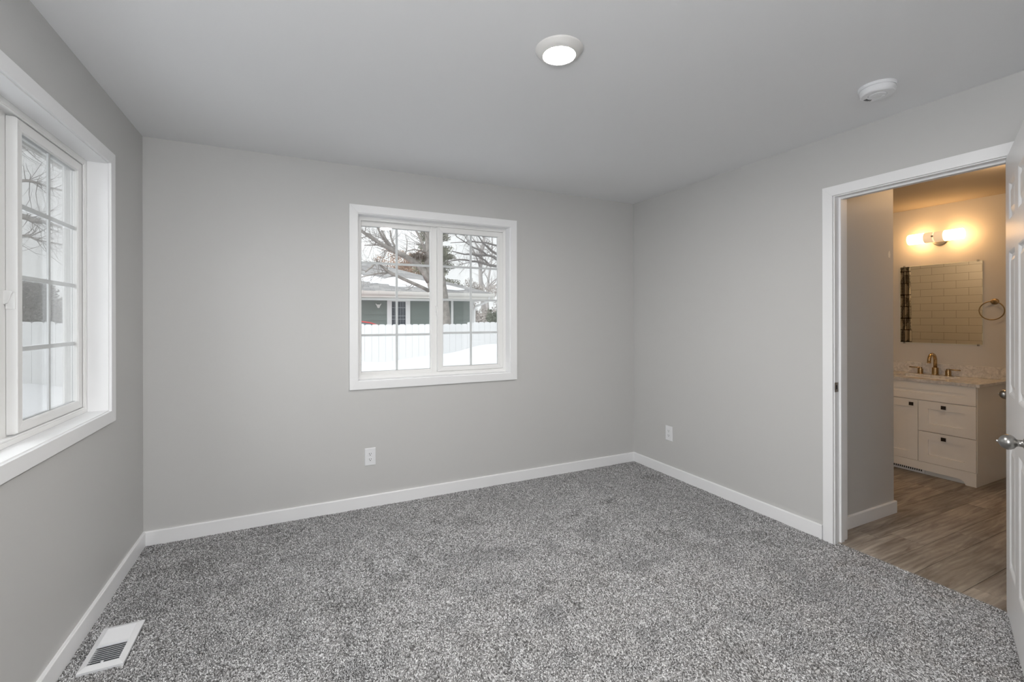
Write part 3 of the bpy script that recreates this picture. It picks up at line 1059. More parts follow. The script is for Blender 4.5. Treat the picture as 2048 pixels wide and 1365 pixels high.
fa = thing('bathroom_faucet', (5.366, 2.096, CZ1), 'brushed gold widespread faucet with arched spout on the marble vanity top', 'faucet')
bm = bmesh.new()
o = Vector((5.366, 2.096, CZ1 + .0004))
lathe(bm, [(.0285, 0), (.0285, .004), (.024, .0065), (.0235, .0655), (.0225, .067), (.0005, .067)], o, seg=32)
obj('spout_base', bm, BRASS, fa, smooth=False, bevel=.0005)
bm = bmesh.new()
pts = [o + Vector((0, 0, .062)), o + Vector((0, 0, .135))]
rr = .056
for k in range(1, 17):
    a = math.pi * k / 16 * .96
    pts.append(o + Vector((-rr + rr * math.cos(a), 0, .135 + rr * math.sin(a))))
pts.append(pts[-1] + Vector((-.0035, 0, -.030)))
tube(bm, pts, .0138, 20)
obj('spout', bm, BRASS, fa, smooth=True)
for s, yy in ((1, 2.207), (-1, 2.003)):
    bm = bmesh.new()
    oo = Vector((5.366, yy, CZ1 + .0004))
    lathe(bm, [(.0255, 0), (.0255, .0035), (.021, .006), (.0205, .046), (.0195, .0475), (.0125, .0478), (.0125, .060), (.0005, .060)], oo, seg=28)
    hb = obj('handle', bm, BRASS, fa, smooth=False, bevel=.0004)
    bm = bmesh.new()
    tube(bm, [oo + Vector((0, -s * .014, .0565)), oo + Vector((0, s * .085, .0565))], .0052, 14)
    obj('lever', bm, BRASS, hb, smooth=True)

# mirror, clips
mi = thing('wall_mirror', (XBV, 2.09, 1.48), 'frameless rectangular mirror on the wall above the vanity', 'mirror')
MY0, MY1, MZ0, MZ1 = 1.791, 2.392, 1.1095, 1.8535
obj('mirror_glass', box(XBV - .0065, XBV - .0015, MY0, MY1, MZ0, MZ1), MIRROR, mi)
bm = bmesh.new()
FM = Frame((XBV - .0065, 0, 0), (0, 1, 0), (-1, 0, 0))
FM.ring(bm, MY0, MY1, MZ0, MZ1, .003, 0.0001, .0004)
obj('polished_edge', bm, paint('mirror_edge', (.75, .80, .72), .15), mi)
for yy in (MY0 + .03, MY1 - .035):
    for zz, s in ((MZ0, -1), (MZ1, 1)):
        bm = bmesh.new()
        bx(bm, XBV - .010, XBV - .0002, yy - .008, yy + .008, zz if s > 0 else zz - .010, zz + .010 if s > 0 else zz)
        bx(bm, XBV - .010, XBV - .0075, yy - .008, yy + .008, zz - .008, zz + .008)
        obj('mirror_clip', bm, CLEAR, mi)

# vanity light: two frosted glass tubes out of a round nickel back plate
vl = thing('vanity_light', (XBV, 2.09, 2.09), 'two-shade frosted glass vanity light glowing warm above the mirror', 'wall light')
LX, LY, LZ = XBV - .105, 2.080, 2.097
bm = bmesh.new()
lathe(bm, [(.062, 0), (.062, .012), (.056, .020), (.0005, .022)], (XBV, LY, LZ - .012), (-1, 0, 0), 40)
obj('back_plate', bm, NICKEL, vl, smooth=False, bevel=.001)
bm = bmesh.new()
tube(bm, [(XBV - .015, LY, LZ), (LX, LY, LZ)], .012, 14)
tube(bm, [(LX, LY - .034, LZ), (LX, LY + .034, LZ)], .010, 18)
tube(bm, [(LX, LY, LZ), (LX - .055, LY, LZ + .002)], .003, 10)
lathe(bm, [(.0075, 0), (.0085, .003), (.0085, .007), (.005, .010)], (LX - .050, LY, LZ + .002), (-1, 0, 0), 16)
obj('arm', bm, NICKEL, vl, smooth=True)
for s in (1, -1):
    bm = bmesh.new()
    lathe(bm, [(.012, .004), (.046, .004), (.048, .006), (.048, .072)], (LX, LY, LZ), (0, s, 0), 32, cap=False)
    obj('shade_neck', bm, FROST, vl, smooth=True)
    bm = bmesh.new()
    lathe(bm, [(.048, .072), (.048, .192), (.046, .196), (.0005, .197)], (LX, LY, LZ), (0, s, 0), 32, cap=False)
    obj('glass_shade', bm, SHADE, vl, smooth=True)

# towel ring
tr = thing('towel_ring', (XBV, 1.716, 1.49), 'antique brass towel ring hanging beside the vanity mirror', 'towel ring')
bm = bmesh.new()
lathe(bm, [(.026, 0), (.026, .005), (.021, .008), (.011, .010), (.010, .040), (.013, .043), (.013, .056), (.010, .059)], (XBV - .0003, 1.716, 1.489), (-1, 0, 0), 28)
obj('wall_post', bm, BRONZE, tr, smooth=False, bevel=.0006)
bm = bmesh.new()
rc = Vector((XBV - .050, 1.7215, 1.411))
pts = [rc + Vector((0, .0785 * math.cos(a), .0785 * math.sin(a))) for a in np.linspace(0, 2 * math.pi, 49)]
tube(bm, pts, .0042, 12, cap=False)
obj('ring', bm, BRONZE, tr, smooth=True)

# shower curtain bunched at the far end of the tub, seen in the mirror
sc = thing('shower_curtain', (3.72, 3.15, .3), 'white shower curtain with black sketch print, seen in the mirror', 'shower curtain')
bm = bmesh.new()
cl_ = bm.loops.layers.float_color.new('cloth')
NU, NZ = 90, 24
grid = []
for i in range(NU + 1):
    t = i / NU
    y = 3.018 + t * .30
    row = []
    for k in range(NZ + 1):
        zz = .28 + 1.76 * k / NZ
        x = 3.735 + .030 * math.sin(t * 2 * math.pi * 6.5) * (1 - .25 * k / NZ) + .006 * math.sin(zz * 5 + t * 9)
        row.append((bm.verts.new((x, y + .006 * math.sin(zz * 3 + 1), zz)), (t * 1.35, zz, 0)))
    grid.append(row)
for i in range(NU):
    for k in range(NZ):
        q = [grid[i][k], grid[i + 1][k], grid[i + 1][k + 1], grid[i][k + 1]]
        f = bm.faces.new([v for v, _ in q])
        for lp, (_, uvv) in zip(f.loops, q):
            lp[cl_] = (*uvv, 1)
oc = obj('cloth', bm, CURTAIN, sc, smooth=True)
so = oc.modifiers.new('thickness', 'SOLIDIFY')
so.thickness = .0012
bm = bmesh.new()
tube(bm, [(3.735, PWY1, 2.07), (3.735, YB, 2.07)], .0125, 16)
obj('curtain_rod', bm, NICKEL, sc, smooth=True)
#EXTERIOR
# ------------------------------------------------------------------ outdoors
def snow_h(x, y):
    a = max(0.0, min(1.0, (x + 2.0) / 3.6))
    a = a * a * (3 - 2 * a)
    b = max(0.0, min(1.0, (y - 5.0) / 4.0))
    base = .10 + (.05 + .37 * a + max(0, min(.16, .05 * (x - 1.5)))) * b
    if y > 9.9:
        base = .10 + (base - .10) * max(0.0, 1 - (y - 9.9) / 2.5)
    wob = .03 * math.sin(x * 1.9 + y * .7) + .022 * math.sin(x * 4.1 - y * 2.3 + 1) + .02 * math.sin(x * .8 + y * 3.1)
    m = 0
    for mx, my, mh, mr in ((-3.55, 8.9, .30, .55), (-4.6, 8.8, .22, .6), (3.9, 8.9, .12, .9), (2.7, 8.6, .06, .6), (-2.4, 9.0, .16, .6)):
        m += mh * math.exp(-((x - mx) ** 2 + (y - my) ** 2) / mr ** 2)
    return base + wob * (.4 + .6 * b) + m


bm = bmesh.new()
xs = [-40, -28, -20, -15, -12] + [-10 + .25 * k for k in range(81)] + [11, 13, 16, 20, 28, 40]
ys = [-12, -8, -5, -2, 0, 1, 2, 3, 3.54] + [3.54 + .25 * k for k in range(1, 35)] + [12.5, 13.5, 15, 17, 20, 25, 32, 40, 60]
vv = [[bm.verts.new((x, y, snow_h(x, y))) for y in ys] for x in xs]
for i in range(len(xs) - 1):
    for k in range(len(ys) - 1):
        if xs[i] >= -1.0 and xs[i + 1] <= 5.8 and ys[k + 1] <= 3.6:
            continue                                # under the house
        bm.faces.new((vv[i][k], vv[i + 1][k], vv[i + 1][k + 1], vv[i][k + 1]))
struct('ground', bm, SNOW, smooth=True)['label'] = 'snow covered yard outside the windows'

# eave over the left window
bm = bmesh.new()
bx(bm, XL - WT - .40, XL - WT, YN - .3, YB + .6, 2.40, 2.44)
bx(bm, XL - WT - .42, XL - WT - .40, YN - .3, YB + .6, 2.34, 2.50)
struct('trim_eave', bm, paint('tan_soffit', (.42, .41, .38), .6))
struct('roof', box(XL - WT - .42, XBV + .5, YN - .3, YB + .45, 2.62, 2.72), SHINGLE)

# picket fence
fn = thing('picket_fence', (1.5, 9.5, 0), 'white dog-eared picket fence standing in the snow', 'fence')


def fence_panel(x0, n, ztop):
    bm = bmesh.new()
    pt, wv = .1368, .1345
    for k in range(n):
        a, b = x0 + k * pt, x0 + k * pt + wv
        c = .034
        poly = [(a, -.1), (b, -.1), (b, ztop - c - .010)]
        for q in range(0, 7):
            t = q / 6 * math.pi / 2
            poly.append((b - c * 1.15 + c * 1.15 * math.cos(t), ztop - c + c * math.sin(t)))
        for q in range(0, 7):
            t = math.pi / 2 + q / 6 * math.pi / 2
            poly.append((a + c * 1.15 + c * 1.15 * math.cos(t), ztop - c + c * math.sin(t)))
        poly.append((a, ztop - c - .010))
        prism(bm, poly, lambda x, z: (x, 9.5, z), lambda x, z: (x, 9.518, z))
    for z in (.35, ztop - .32):
        bx(bm, x0, x0 + n * pt, 9.519, 9.556, z, z + .085)
    return obj('fence_panel', bm, FENCEW, fn)


pt = .1368
x = 3.462 - 16 * pt
fence_panel(x, 16, 1.250)
for k in range(4):
    x -= 17 * pt
    fence_panel(x, 17, (1.262, 1.30, 1.325, 1.30)[k])
x -= 17 * pt
fence_panel(x, 17, 1.31)
x = 3.462
for k in range(4):
    fence_panel(x, 17, 1.288 - .01 * k)
    x += 17 * pt

# neighbouring house: hip roof, lap siding, gutter
RZ0, RY0, RS = 2.30, 15.30, .365
rz = lambda y: RZ0 + RS * (y - RY0)
hs = thing('neighbour_house', (0, 18, 0), 'grey-green lap-sided house with snowy shingle hip roof behind the picket fence', 'house')
HX0, HX1, HY0, HY1 = -3.4, 6.05, 16.0, 22.2
bm = bmesh.new()
zl = -.1
while zl < 2.12:
    z2 = min(zl + .2035, 2.13)
    hexa(bm, [(HX0, HY0 - .022, zl), (HX1, HY0 - .022, zl), (HX1, HY0 + .05, zl), (HX0, HY0 + .05, zl), (HX0, HY0 - .004, z2), (HX1, HY0 - .004, z2), (HX1, HY0 + .05, z2), (HX0, HY0 + .05, z2)])
    zl += .2035
bx(bm, HX0, HX1, HY0 + .05, HY1, -.1, 2.13)
obj('siding_wall', bm, SIDING, hs)
bm = bmesh.new()
ex, RX = 6.60, -3.9
A = [(RX, RY0, RZ0), (ex, RY0, RZ0), (ex, 22.7, RZ0), (RX, 22.7, RZ0)]
ym_ = 19.0
ridge = [(RX, ym_, rz(ym_)), (ex - (ym_ - RY0), ym_, rz(ym_))]
v = [bm.verts.new(p) for p in A + ridge]
bm.faces.new((v[0], v[1], v[5], v[4]))
bm.faces.new((v[1], v[2], v[5]))
bm.faces.new((v[2], v[3], v[4], v[5]))
bm.faces.new((v[3], v[0], v[4]))
bm.faces.new((v[0], v[3], v[2], v[1]))
obj('shingle_roof', bm, SHINGLE, hs)
bm = bmesh.new()
poly = [(15.30, 2.285), (15.185, 2.285), (15.185, 2.265), (15.205, 2.205), (15.24, 2.165), (15.30, 2.165)]
prism(bm, poly, lambda y, z: (RX, y, z), lambda y, z: (ex, y, z))
obj('gutter', bm, GUTTER, hs)
bm = bmesh.new()
bx(bm, RX, ex, 15.30, 15.33, 2.085, 2.295)
bx(bm, ex - .03, ex, 15.33, 22.7, 2.085, 2.295)
bx(bm, RX, ex - .03, 15.33, 16.0, 2.085, 2.10)
bx(bm, 6.05, ex - .03, 16.0, 22.7, 2.085, 2.10)
obj('fascia', bm, GUTTER, hs)
FH = Frame((0, HY0 - .022, 0), (1, 0, 0), (0, -1, 0))
bm = bmesh.new()
FH.ring(bm, 2.881, 3.677, .75, 2.08, .158, -.02, .025, wb=.1, wt=.10)
hw = obj('house_window', bm, HOUSEW, hs)
obj('house_pane', FH.box(3.03, 3.53, -.02, .004, .84, 1.99), HGLASS, hw)
bm = bmesh.new()
for xx in (3.13, 3.215, 3.345, 3.43):
    FH.bx(bm, xx - .004, xx + .004, .004, .006, .84, 1.99)
for zz in (1.363, 1.48, 1.77):
    FH.bx(bm, 3.04, 3.52, .004, .006, zz - .008, zz + .008)
obj('house_muntins', bm, paint('house_muntin', (.30, .32, .34), .5), hw)
bm = bmesh.new()
FH.bx(bm, 5.175, 5.255, .0, .055, .05, 2.085)
obj('downspout', bm, HOUSEW, hs)
bm = bmesh.new()
FH.bx(bm, 5.98, 6.06, -.05, .012, -.1, 2.10)
tube(bm, [(6.42, 15.27, 2.17), (6.40, 15.34, 2.02), (6.08, 15.80, 1.82), (6.06, 15.86, 1.70), (6.06, 15.88, .1)], .04, 8)
obj('corner_downspout', bm, HOUSEW, hs)

# snow lying on the roof
up = [(-3.4, 17.1), (-1.5, 16.75), (.4, 17.1), (1.5, 16.9), (2.21, 17.05), (2.3, 16.84), (2.53, 16.92), (2.75, 16.78), (2.88, 16.68), (3.09, 16.78), (3.41, 16.87), (3.59, 16.9), (3.83, 16.71), (4.18, 16.62), (4.3, 16.51), (4.94, 16.19), (5.2, 15.98), (5.58, 15.62)]
lo = [(5.57, 15.58), (5.29, 15.51), (4.95, 15.6), (4.11, 15.76), (3.97, 15.79), (3.66, 15.75), (3.23, 15.75), (2.95, 15.87), (2.93, 16.02), (2.7, 16.05), (2.57, 16.11), (2.35, 16.02), (2.35, 16.23), (2.1, 16.26), (1.2, 16.05), (-.6, 16.25), (-2.5, 15.95), (-3.4, 16.1)]
bm = bmesh.new()
prism(bm, up + lo, lambda x, y: (x, y, rz(y) + .002), lambda x, y: (x, y + .01, rz(y) + .05))
tag(obj('roof_snow', bm, paint('roof_snow', (.72, .73, .75), .9), bevel=.02), 'white snow patch lying across the neighbour\'s shingle roof', 'snow', kind='stuff')

# horned animal-head plaque on the siding
pq = thing('wall_plaque', (2.59, HY0 - .02, 1.83), 'white horned animal-head plaque hung on the grey-green siding', 'wall ornament')
FP = Frame((2.59, HY0 - .030, 1.832), (1, 0, 0), (0, -1, 0))
half = [(0, .035), (.022, .038), (.040, .030), (.062, .046), (.080, .066), (.096, .072), (.090, .045), (.078, .016), (.060, -.004), (.050, -.018), (.047, -.045), (.036, -.068), (.018, -.080), (0, -.083)]
poly = half + [(-a, b) for a, b in half[-2:0:-1]]
bm = bmesh.new()
prism(bm, poly[::-1], lambda a, b: FP.p(a, 0, b), lambda a, b: FP.p(a * .86, .035 - .05 * abs(a), b * .86))
obj('head', bm, paint('white_plaster', (.74, .74, .72), .7), pq)
PLG = paint('grey_plaster', (.25, .25, .25), .8)
for s in (-1, 1):
    obj('eye', FP.box(s * .022 - .009, s * .022 + .009, .030, .036, -.012, .004), PLG, pq)
obj('nose', FP.box(-.010, .010, .030, .036, -.058, -.044), PLG, pq)

# red car parked beyond the fence
car = thing('car', (.55, 13.1, .1), 'red car parked beyond the picket fence, roof edge showing', 'car')
def car_sec(x, w, z0, z1):
    return [(x, 12.5 + (1.0 - w), z0), (x, 14.1 - (1.0 - w), z0), (x, 14.1 - (1.0 - w), z1), (x, 12.5 + (1.0 - w), z1)]
def loft(secs):
    bm = bmesh.new()
    rows_ = [[bm.verts.new(p) for p in s] for s in secs]
    for a, b in zip(rows_, rows_[1:]):
        for i in range(4):
            bm.faces.new((a[i], a[(i + 1) % 4], b[(i + 1) % 4], b[i]))
    bm.faces.new(rows_[0][::-1]); bm.faces.new(rows_[-1])
    return bm
obj('body', loft([car_sec(-1.6, .9, .45, .80), car_sec(-1.3, 1, .30, .92), car_sec(-.4, 1, .28, .98), car_sec(2.05, 1, .28, .98), car_sec(2.7, .95, .35, .90)]), REDCAR, car, bevel=.05)
roofp = [(-.35, 1.06), (.1, 1.23), (.6, 1.325), (1.1, 1.35), (1.55, 1.325), (1.83, 1.285), (2.03, 1.215), (2.20, 1.10)]
obj('roof_panel', loft([car_sec(x, .86, z - .035, z) for x, z in roofp]), REDCAR, car, bevel=.012)
obj('side_windows', loft([car_sec(x, .85, .97, max(.985, z - .036)) for x, z in [(-.55, 1.0)] + roofp + [(2.32, 1.02)]]), CARGL, car)
for xx in (-.85, 1.75):
    for yy in (12.52, 13.92):
        bm = bmesh.new()
        lathe(bm, [(.2, 0), (.31, .0), (.32, .03), (.32, .13), (.31, .16), (.2, .16)], (xx, yy, .40), (0, 1, 0), 24)
        obj('wheel', bm, BLACK, car)


# bare trees: measured limbs, then ever finer side shoots
def shoots(bm, rnd, pts, r0, r1, n, ln, lvl, up=.25, seg=4, spread=1.0):
    pts = [Vector(p) for p in pts]
    L = len(pts) - 1
    for _ in range(n):
        t = rnd.uniform(.12, 1.0) * L
        i = min(int(t), L - 1)
        p = pts[i].lerp(pts[i + 1], t - i)
        ax = (pts[i + 1] - pts[i]).normalized()
        d = Vector((rnd.gauss(0, 1), rnd.gauss(0, .8), rnd.gauss(0, 1)))
        d = (d - ax * d.dot(ax)).normalized() * spread + ax * rnd.uniform(.3, 1.0) + Vector((0, 0, up))
        d.normalize()
        l = ln * rnd.uniform(.5, 1.3)
        rr = (r0 + (r1 - r0) * t / L) * rnd.uniform(.38, .6)
        q = [p]
        for k in range(3):
            d = (d + Vector((rnd.gauss(0, .22), rnd.gauss(0, .22), rnd.gauss(.06, .22)))).normalized()
            q.append(q[-1] + d * l / 3)
        rad = [rr, rr * .75, rr * .5, rr * .25]
        tube(bm, q, rad, seg, cap=False)
        if lvl:
            shoots(bm, rnd, q, rr, rr * .3, rnd.randint(3, 5), l * .62, lvl - 1, up, 3, spread)


bt = thing('bare_tree', (3.87, 12.5, 0), 'big leafless tree with a leaning forked trunk beyond the fence, left window pane', 'tree')
Y = 12.5
trunk = [(3.90, Y, -.1), (3.88, Y, .9), (3.84, Y, 1.45), (3.70, Y, 1.95), (3.50, Y, 2.33), (3.38, Y, 2.75), (3.385, Y, 3.2), (3.375, Y, 3.9), (3.42, Y + .1, 5.2), (3.3, Y + .2, 7.0)]
bm = bmesh.new()
tube(bm, trunk, [.24, .20, .185, .165, .135, .095, .085, .068, .05, .02], 12)
tube(bm, [(3.86, Y, 1.3), (3.84, Y + .03, 1.9), (3.78, Y + .05, 2.6), (3.66, Y + .1, 3.4), (3.85, Y + .2, 4.6), (3.9, Y + .2, 6.2)], [.17, .15, .10, .08, .06, .02], 10)
limbs = [([(3.43, Y, 2.42), (3.25, Y - .05, 2.70), (3.05, Y - .1, 2.90), (2.70, Y - .2, 3.06), (2.40, Y - .3, 3.17), (2.08, Y - .4, 3.29), (1.62, Y - .5, 3.54), (1.0, Y - .7, 3.9)], .105, .03, 8),
         ([(3.40, Y, 2.16), (3.20, Y - .1, 2.24), (2.60, Y - .3, 2.45), (2.23, Y - .4, 2.60), (2.05, Y - .4, 2.74), (1.92, Y - .5, 2.84), (1.78, Y - .5, 2.70), (1.62, Y - .5, 2.56)], .055, .02, 6),
         ([(2.23, Y - .4, 2.58), (1.92, Y - .45, 2.54), (1.74, Y - .5, 2.49), (1.5, Y - .5, 2.42)], .026, .014, 5),
         ([(2.48, Y - .3, 3.17), (2.36, Y - .3, 3.385), (2.30, Y - .3, 3.55), (2.28, Y - .3, 4.1)], .032, .015, 5),
         ([(2.40, Y - .3, 3.20), (2.19, Y - .3, 3.36), (2.08, Y - .25, 3.54), (1.99, Y - .2, 3.74), (1.90, Y - .2, 4.2)], .042, .015, 5),
         ([(2.25, Y - .35, 3.30), (2.13, Y - .4, 3.50), (1.97, Y - .5, 3.82), (1.9, Y - .5, 4.2)], .036, .015, 5),
         ([(3.38, Y, 3.0), (3.26, Y, 3.40), (3.10, Y - .1, 3.67), (3.0, Y - .1, 3.84), (2.85, Y - .2, 4.3)], .05, .02, 5),
         ([(2.08, Y - .4, 3.30), (1.83, Y - .45, 3.27), (1.6, Y - .5, 3.24)], .022, .012, 5),
         ([(2.06, Y - .4, 3.32), (1.88, Y - .45, 3.41), (1.74, Y - .5, 3.54), (1.5, Y - .5, 3.57)], .028, .012, 5),
         ([(3.30, Y, 3.25), (2.95, Y - .1, 3.28), (2.72, Y - .1, 3.20)], .022, .01, 5),
         ([(3.36, Y, 3.4), (3.52, Y, 3.7), (3.7, Y, 4.3)], .04, .02, 5)]
for p, a, b, s in limbs:
    tube(bm, p, [a + (b - a) * k / (len(p) - 1) for k in range(len(p))], s + 2)
obj('trunk', bm, BARK, bt, smooth=True)
rnd = random.Random(11)
bm = bmesh.new()
for p, a, b, s in limbs:
    shoots(bm, rnd, p, a * .45, b * .6, 14, .62, 2)
shoots(bm, rnd, trunk[5:], .04, .02, 16, .9, 2)
obj('twigs', bm, TWIG, bt)
bm = bmesh.new()
for k in range(160):                                  # old nest of dry twigs in the fork
    c = Vector((3.10 + rnd.gauss(0, .10), Y - .1 + rnd.gauss(0, .08), 3.10 + rnd.gauss(0, .05)))
    d = Vector((rnd.gauss(0, 1), rnd.gauss(0, 1), rnd.gauss(0, .6))).normalized() * .09
    tube(bm, [c - d, c + d], .006, 3)
tag(obj('bird_nest', bm, paint('dry_grass_brown', (.12, .09, .07), .95)), 'dark ragged bird nest in the fork of the big leafless tree', 'nest')

rt = thing('bare_tree', (6.6, 11.6, 0), 'leafless tree whose long thin limbs reach in across the upper right window pane', 'tree')
Y = 11.5
lim2 = [[(6.5, Y, 2.5), (5.6, Y, 2.78), (5.06, Y, 2.82), (4.875, Y, 2.837), (4.66, Y, 2.88), (4.467, Y, 2.923), (4.343, Y, 2.919), (4.127, Y, 2.947), (3.959, Y, 2.946), (3.74, Y, 2.898), (3.515, Y, 2.842)],
        [(6.55, Y, 2.6), (5.6, Y, 2.9), (5.063, Y, 3.012), (4.973, Y, 3.061), (4.874, Y, 3.1), (4.698, Y, 3.107), (4.467, Y, 3.093), (4.314, Y, 3.11), (4.108, Y, 3.096), (3.885, Y, 3.135), (3.757, Y, 3.161)],
        [(5.2, Y, 2.81), (4.855, Y, 2.836), (4.699, Y, 2.972), (4.563, Y, 3.036), (4.429, Y, 3.081), (4.314, Y, 3.145)],
        [(5.5, Y, 2.95), (5.063, Y, 3.158), (4.894, Y, 3.238), (4.756, Y, 3.355), (4.639, Y, 3.437), (4.562, Y, 3.556), (4.485, Y, 3.64), (4.3, Y, 3.9)],
        [(5.1, Y, 3.02), (4.973, Y, 3.079), (4.776, Y, 3.103), (4.659, Y, 3.186), (4.466, Y, 3.263), (4.371, Y, 3.292), (4.257, Y, 3.355), (4.088, Y, 3.448), (3.884, Y, 3.555), (3.866, Y, 3.632)],
        [(6.5, Y, 2.8), (5.7, Y, 3.3), (5.062, Y, 3.395), (4.893, Y, 3.419), (4.736, Y, 3.453), (4.562, Y, 3.449), (4.333, Y, 3.449), (4.088, Y, 3.422), (3.721, Y, 3.376)],
        [(4.5, Y, 3.44), (4.342, Y, 3.468), (4.2, Y, 3.475), (4.069, Y, 3.632)],
        [(4.343, Y, 2.919), (4.277, Y, 2.894), (4.108, Y, 2.849), (3.886, Y, 2.802)]]
bm = bmesh.new()
tube(bm, [(6.62, Y + .1, -.1), (6.6, Y + .1, 1.5), (6.5, Y, 2.9), (6.5, Y, 4.6), (6.3, Y, 6.5)], [.22, .18, .13, .08, .03], 10)
for q, (p, a) in enumerate(zip(lim2, (.034, .032, .022, .026, .022, .022, .011, .012))):
    tube(bm, p, [a * (1.5 - 1.1 * k / (len(p) - 1)) for k in range(len(p))], 6)
obj('trunk', bm, paint('dark_grey_bark', (.15, .14, .135), .9, var=.2, vscale=8), rt, smooth=True)
bm = bmesh.new()
for p in lim2:
    shoots(bm, rnd, p[1:], .014, .008, 13, .42, 1, .05)
obj('twigs', bm, TWIG, rt)


def wild_tree(x, y, h, label, mat, seed, lean=0.0, base=.16, nl=9, lvl=2, group=None, zb=.28):
    rnd = random.Random(seed)
    t = thing('bare_tree', (x, y, 0), label, 'tree', group)
    p = [Vector((x, y, -.1))]
    for k in range(6):
        p.append(p[-1] + Vector((lean * h / 6 + rnd.gauss(0, .018) * h, rnd.gauss(0, .01) * h, h / 6)))
    bm = bmesh.new()
    tube(bm, p, [base * (1 - k / 6.6) for k in range(7)], 8)
    tw = bmesh.new()
    for k in range(nl):
        u = rnd.uniform(zb, .9) * 6
        i = int(u)
        o = p[i].lerp(p[i + 1], u - i)
        a = rnd.uniform(0, 6.28)
        d = Vector((math.cos(a), math.sin(a) * .7, rnd.uniform(.35, 1.1))).normalized()
        l = h * rnd.uniform(.22, .40) * (1.15 - u / 9)
        q = [o]
        for _ in range(4):
            d = (d + Vector((rnd.gauss(0, .2), rnd.gauss(0, .2), rnd.gauss(.08, .15)))).normalized()
            q.append(q[-1] + d * l / 4)
        r = base * (1 - u / 6.6) * .5
        tube(bm, q, [r, r * .8, r * .6, r * .42, r * .2], 6)
        shoots(tw, rnd, q, r * .6, r * .25, 8, l * .36, lvl)
    obj('trunk', bm, mat, t, smooth=True)
    obj('twigs', tw, mat, t)
    return t


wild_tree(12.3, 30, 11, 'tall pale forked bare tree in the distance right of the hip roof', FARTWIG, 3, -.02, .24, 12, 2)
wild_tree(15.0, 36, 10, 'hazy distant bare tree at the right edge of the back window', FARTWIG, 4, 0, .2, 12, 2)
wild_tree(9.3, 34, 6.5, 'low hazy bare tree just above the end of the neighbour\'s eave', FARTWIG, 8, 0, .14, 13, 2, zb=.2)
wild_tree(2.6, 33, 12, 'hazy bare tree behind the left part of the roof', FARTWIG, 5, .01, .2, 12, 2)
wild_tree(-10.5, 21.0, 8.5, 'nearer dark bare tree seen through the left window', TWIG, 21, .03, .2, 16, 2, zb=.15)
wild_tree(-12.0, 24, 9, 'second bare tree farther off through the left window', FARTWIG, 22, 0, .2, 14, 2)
wild_tree(-7.0, 26.5, 9, 'slender bare tree seen at the right of the left window pane', FARTWIG, 23, 0, .17, 12, 2)


lt = thing('bare_tree', (-8.0, 15.2, 0), 'leafless tree reaching a heavy limb across the upper part of the left window', 'tree')
lim3 = [[(-7.9, 15.2, 2.9), (-7.0, 15.1, 3.75), (-6.064, 15, 3.90), (-5.84, 15, 3.845), (-5.748, 15, 3.786), (-5.642, 15, 3.768), (-5.493, 15, 3.768), (-5.342, 15, 3.71), (-5.0, 15, 3.6)],
        [(-7.95, 15.2, 2.5), (-6.8, 15.1, 3.3), (-5.831, 15, 3.408), (-5.662, 15, 3.307), (-5.471, 15, 3.279), (-5.0, 15, 3.2)],
        [(-7.9, 15.2, 3.4), (-6.9, 15.1, 4.6), (-5.833, 15, 4.745), (-5.665, 15, 4.711), (-5.451, 15, 4.624), (-5.0, 15, 4.55)],
        [(-7.9, 15.2, 3.8), (-7.2, 15.1, 5.2), (-6.2, 15, 5.6), (-5.4, 15, 5.5)]]
bm = bmesh.new()
tube(bm, [(-8.0, 15.2, -.1), (-7.95, 15.2, 1.5), (-7.9, 15.2, 3.4), (-8.0, 15.2, 5.5), (-7.9, 15.2, 7.5)], [.25, .2, .16, .1, .03], 10)
for p, a in zip(lim3, (.075, .035, .04, .03)):
    tube(bm, p, [a * (1.3 - .9 * k / (len(p) - 1)) for k in range(len(p))], 7)
obj('trunk', bm, BARK, lt, smooth=True)
bm = bmesh.new()
rnd = random.Random(77)
for p in lim3:
    shoots(bm, rnd, p[1:], .020, .012, 30, .8, 1, .0)
obj('twigs', bm, TWIG, lt)


def leaf_cloud(bm, rnd, c, rad, n, size, flat=1.0):
    for _ in range(n):
        d = Vector((rnd.gauss(0, 1), rnd.gauss(0, 1), rnd.gauss(0, 1))).normalized() * rnd.random() ** .45
        p = Vector(c) + Vector((d.x * rad[0], d.y * rad[1], d.z * rad[2]))
        a = Vector((rnd.gauss(0, 1), rnd.gauss(0, 1), rnd.gauss(0, flat))).normalized() * size * rnd.uniform(.6, 1.4)
        b = a.cross(Vector((rnd.gauss(0, 1), rnd.gauss(0, 1), rnd.gauss(0, 1)))).normalized() * size * .45
        bm.faces.new([bm.verts.new(p - a), bm.verts.new(p - b), bm.verts.new(p + a), bm.verts.new(p + b)])


# conifer behind the roof
rnd = random.Random(31)
co = thing('conifer_tree', (7.33, 25.5, 0), 'dusty green conifer rising behind the neighbour\'s hip roof', 'tree')
bm = bmesh.new()
tube(bm, [(7.33, 25.5, -.1), (7.33, 25.5, 4), (7.28, 25.5, 8.8)], [.2, .14, .03], 8)
obj('trunk', bm, BARK, co)
bm = bmesh.new()
for k in range(150):
    z = rnd.uniform(2.0, 8.5)
    a = rnd.uniform(0, 6.28)
    L = (9.0 - z) * .27 * rnd.uniform(.6, 1.1) + .1
    L = min(L, 1.75)
    for q in range(7):
        u = (q + .6) / 7
        leaf_cloud(bm, rnd, (7.33 + math.cos(a) * L * u, 25.5 + math.sin(a) * L * u, z - .30 * u * L + .18 * u * u * L), (.27, .27, .17), 44, .055, .6)
obj('foliage', bm, paint('dusty_conifer_green', (.20, .20, .145), .9, var=.3, vscale=3), co)

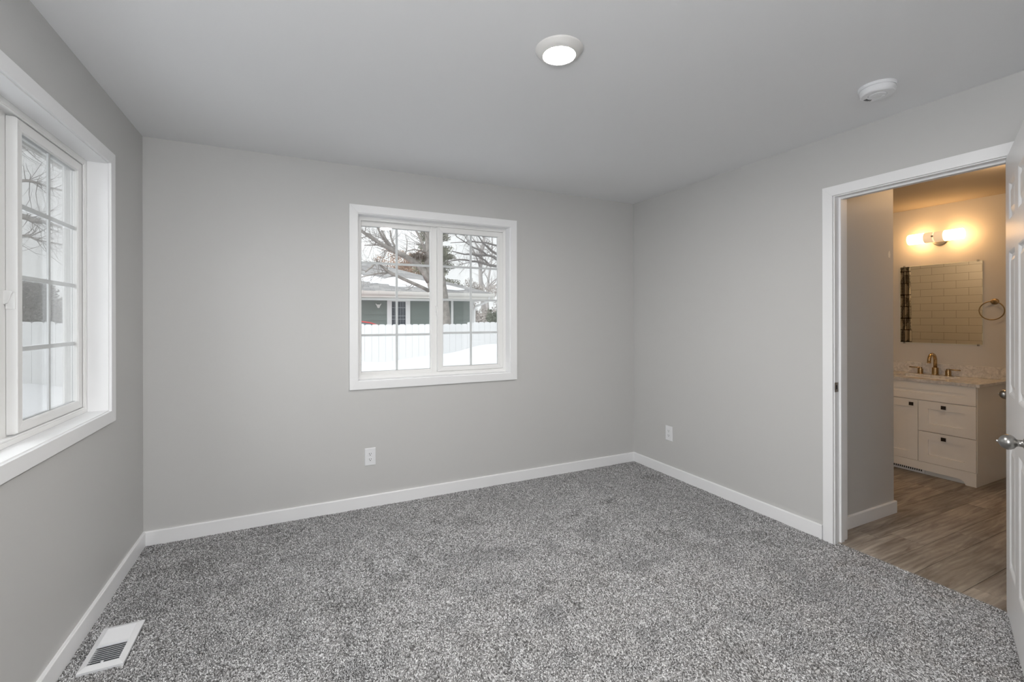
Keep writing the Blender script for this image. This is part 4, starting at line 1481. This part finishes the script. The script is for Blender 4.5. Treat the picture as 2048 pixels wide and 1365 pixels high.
# brown-leaved oak
ok = thing('oak_tree', (6.6, 28.5, 0), 'oak still holding rusty brown leaves behind the neighbour\'s roof', 'tree')
bm = bmesh.new()
tube(bm, [(6.6, 28.5, -.1), (6.6, 28.5, 3), (6.6, 28.5, 5.5)], [.2, .15, .05], 8)
obj('trunk', bm, BARK, ok)
bm = bmesh.new()
for k in range(70):
    c = (6.45 + rnd.gauss(0, .85), 28.5 + rnd.gauss(0, .6), 4.55 + rnd.gauss(0, .55))
    if c[2] < 5.9:
        leaf_cloud(bm, rnd, c, (.42, .40, .32), 95, .06)
obj('foliage', bm, paint('rusty_brown_leaves', (.38, .26, .19), .9, var=.3, vscale=3), ok)

# shrubs
def shrub(x, y, z, rx, rz_, n, mat, label, s=.04, zc=None):
    t = thing('shrub', (x, y, 0), label, 'shrub')
    bm = bmesh.new()
    for k in range(9):
        a = rnd.uniform(0, 6.28)
        tube(bm, [(x, y, -.05), (x + math.cos(a) * rx * .5, y + math.sin(a) * rx * .3, z)], [.02, .008], 4)
    obj('stems', bm, TWIG, t)
    bm = bmesh.new()
    for k in range(26):
        c = (x + rnd.gauss(0, .38) * rx, y + rnd.gauss(0, .3) * rx, z + rnd.gauss(0, .42) * rz_)
        leaf_cloud(bm, rnd, c, (rx * .32, rx * .3, rz_ * .3), n, s)
    obj('foliage', bm, mat, t)


BRUSH = paint('grey_brown_brush', (.40, .365, .34), .95, var=.25, vscale=2)
shrub(5.72, 13.0, 1.35, .36, .55, 70, paint('dull_evergreen', (.13, .15, .11), .9, var=.3, vscale=5), 'dark green shrub behind the fence at the right edge of the back window')
shrub(9.6, 22.0, 1.5, 1.9, 1.3, 210, BRUSH, 'grey-brown brush filling the gap right of the neighbouring house', .06)
shrub(13.2, 25.0, 1.7, 1.7, 1.5, 210, BRUSH, 'taller grey-brown brush behind the fence at the far right', .06)
shrub(10.3, 27.6, 1.9, 1.25, 1.7, 260, BRUSH, 'grey-brown brush seen just past the right end of the neighbouring house', .06)
HEDGE = paint('dark_bare_hedge', (.17, .16, .15), .95, var=.25, vscale=2)
shrub(-5.0, 13.6, 1.15, 1.2, 1.0, 1000, HEDGE, 'dark leafless hedge just beyond the fence through the left window', .035)
shrub(-8.2, 23.0, 1.4, 1.6, 1.25, 420, HEDGE, 'second dark hedge farther back through the left window', .06)
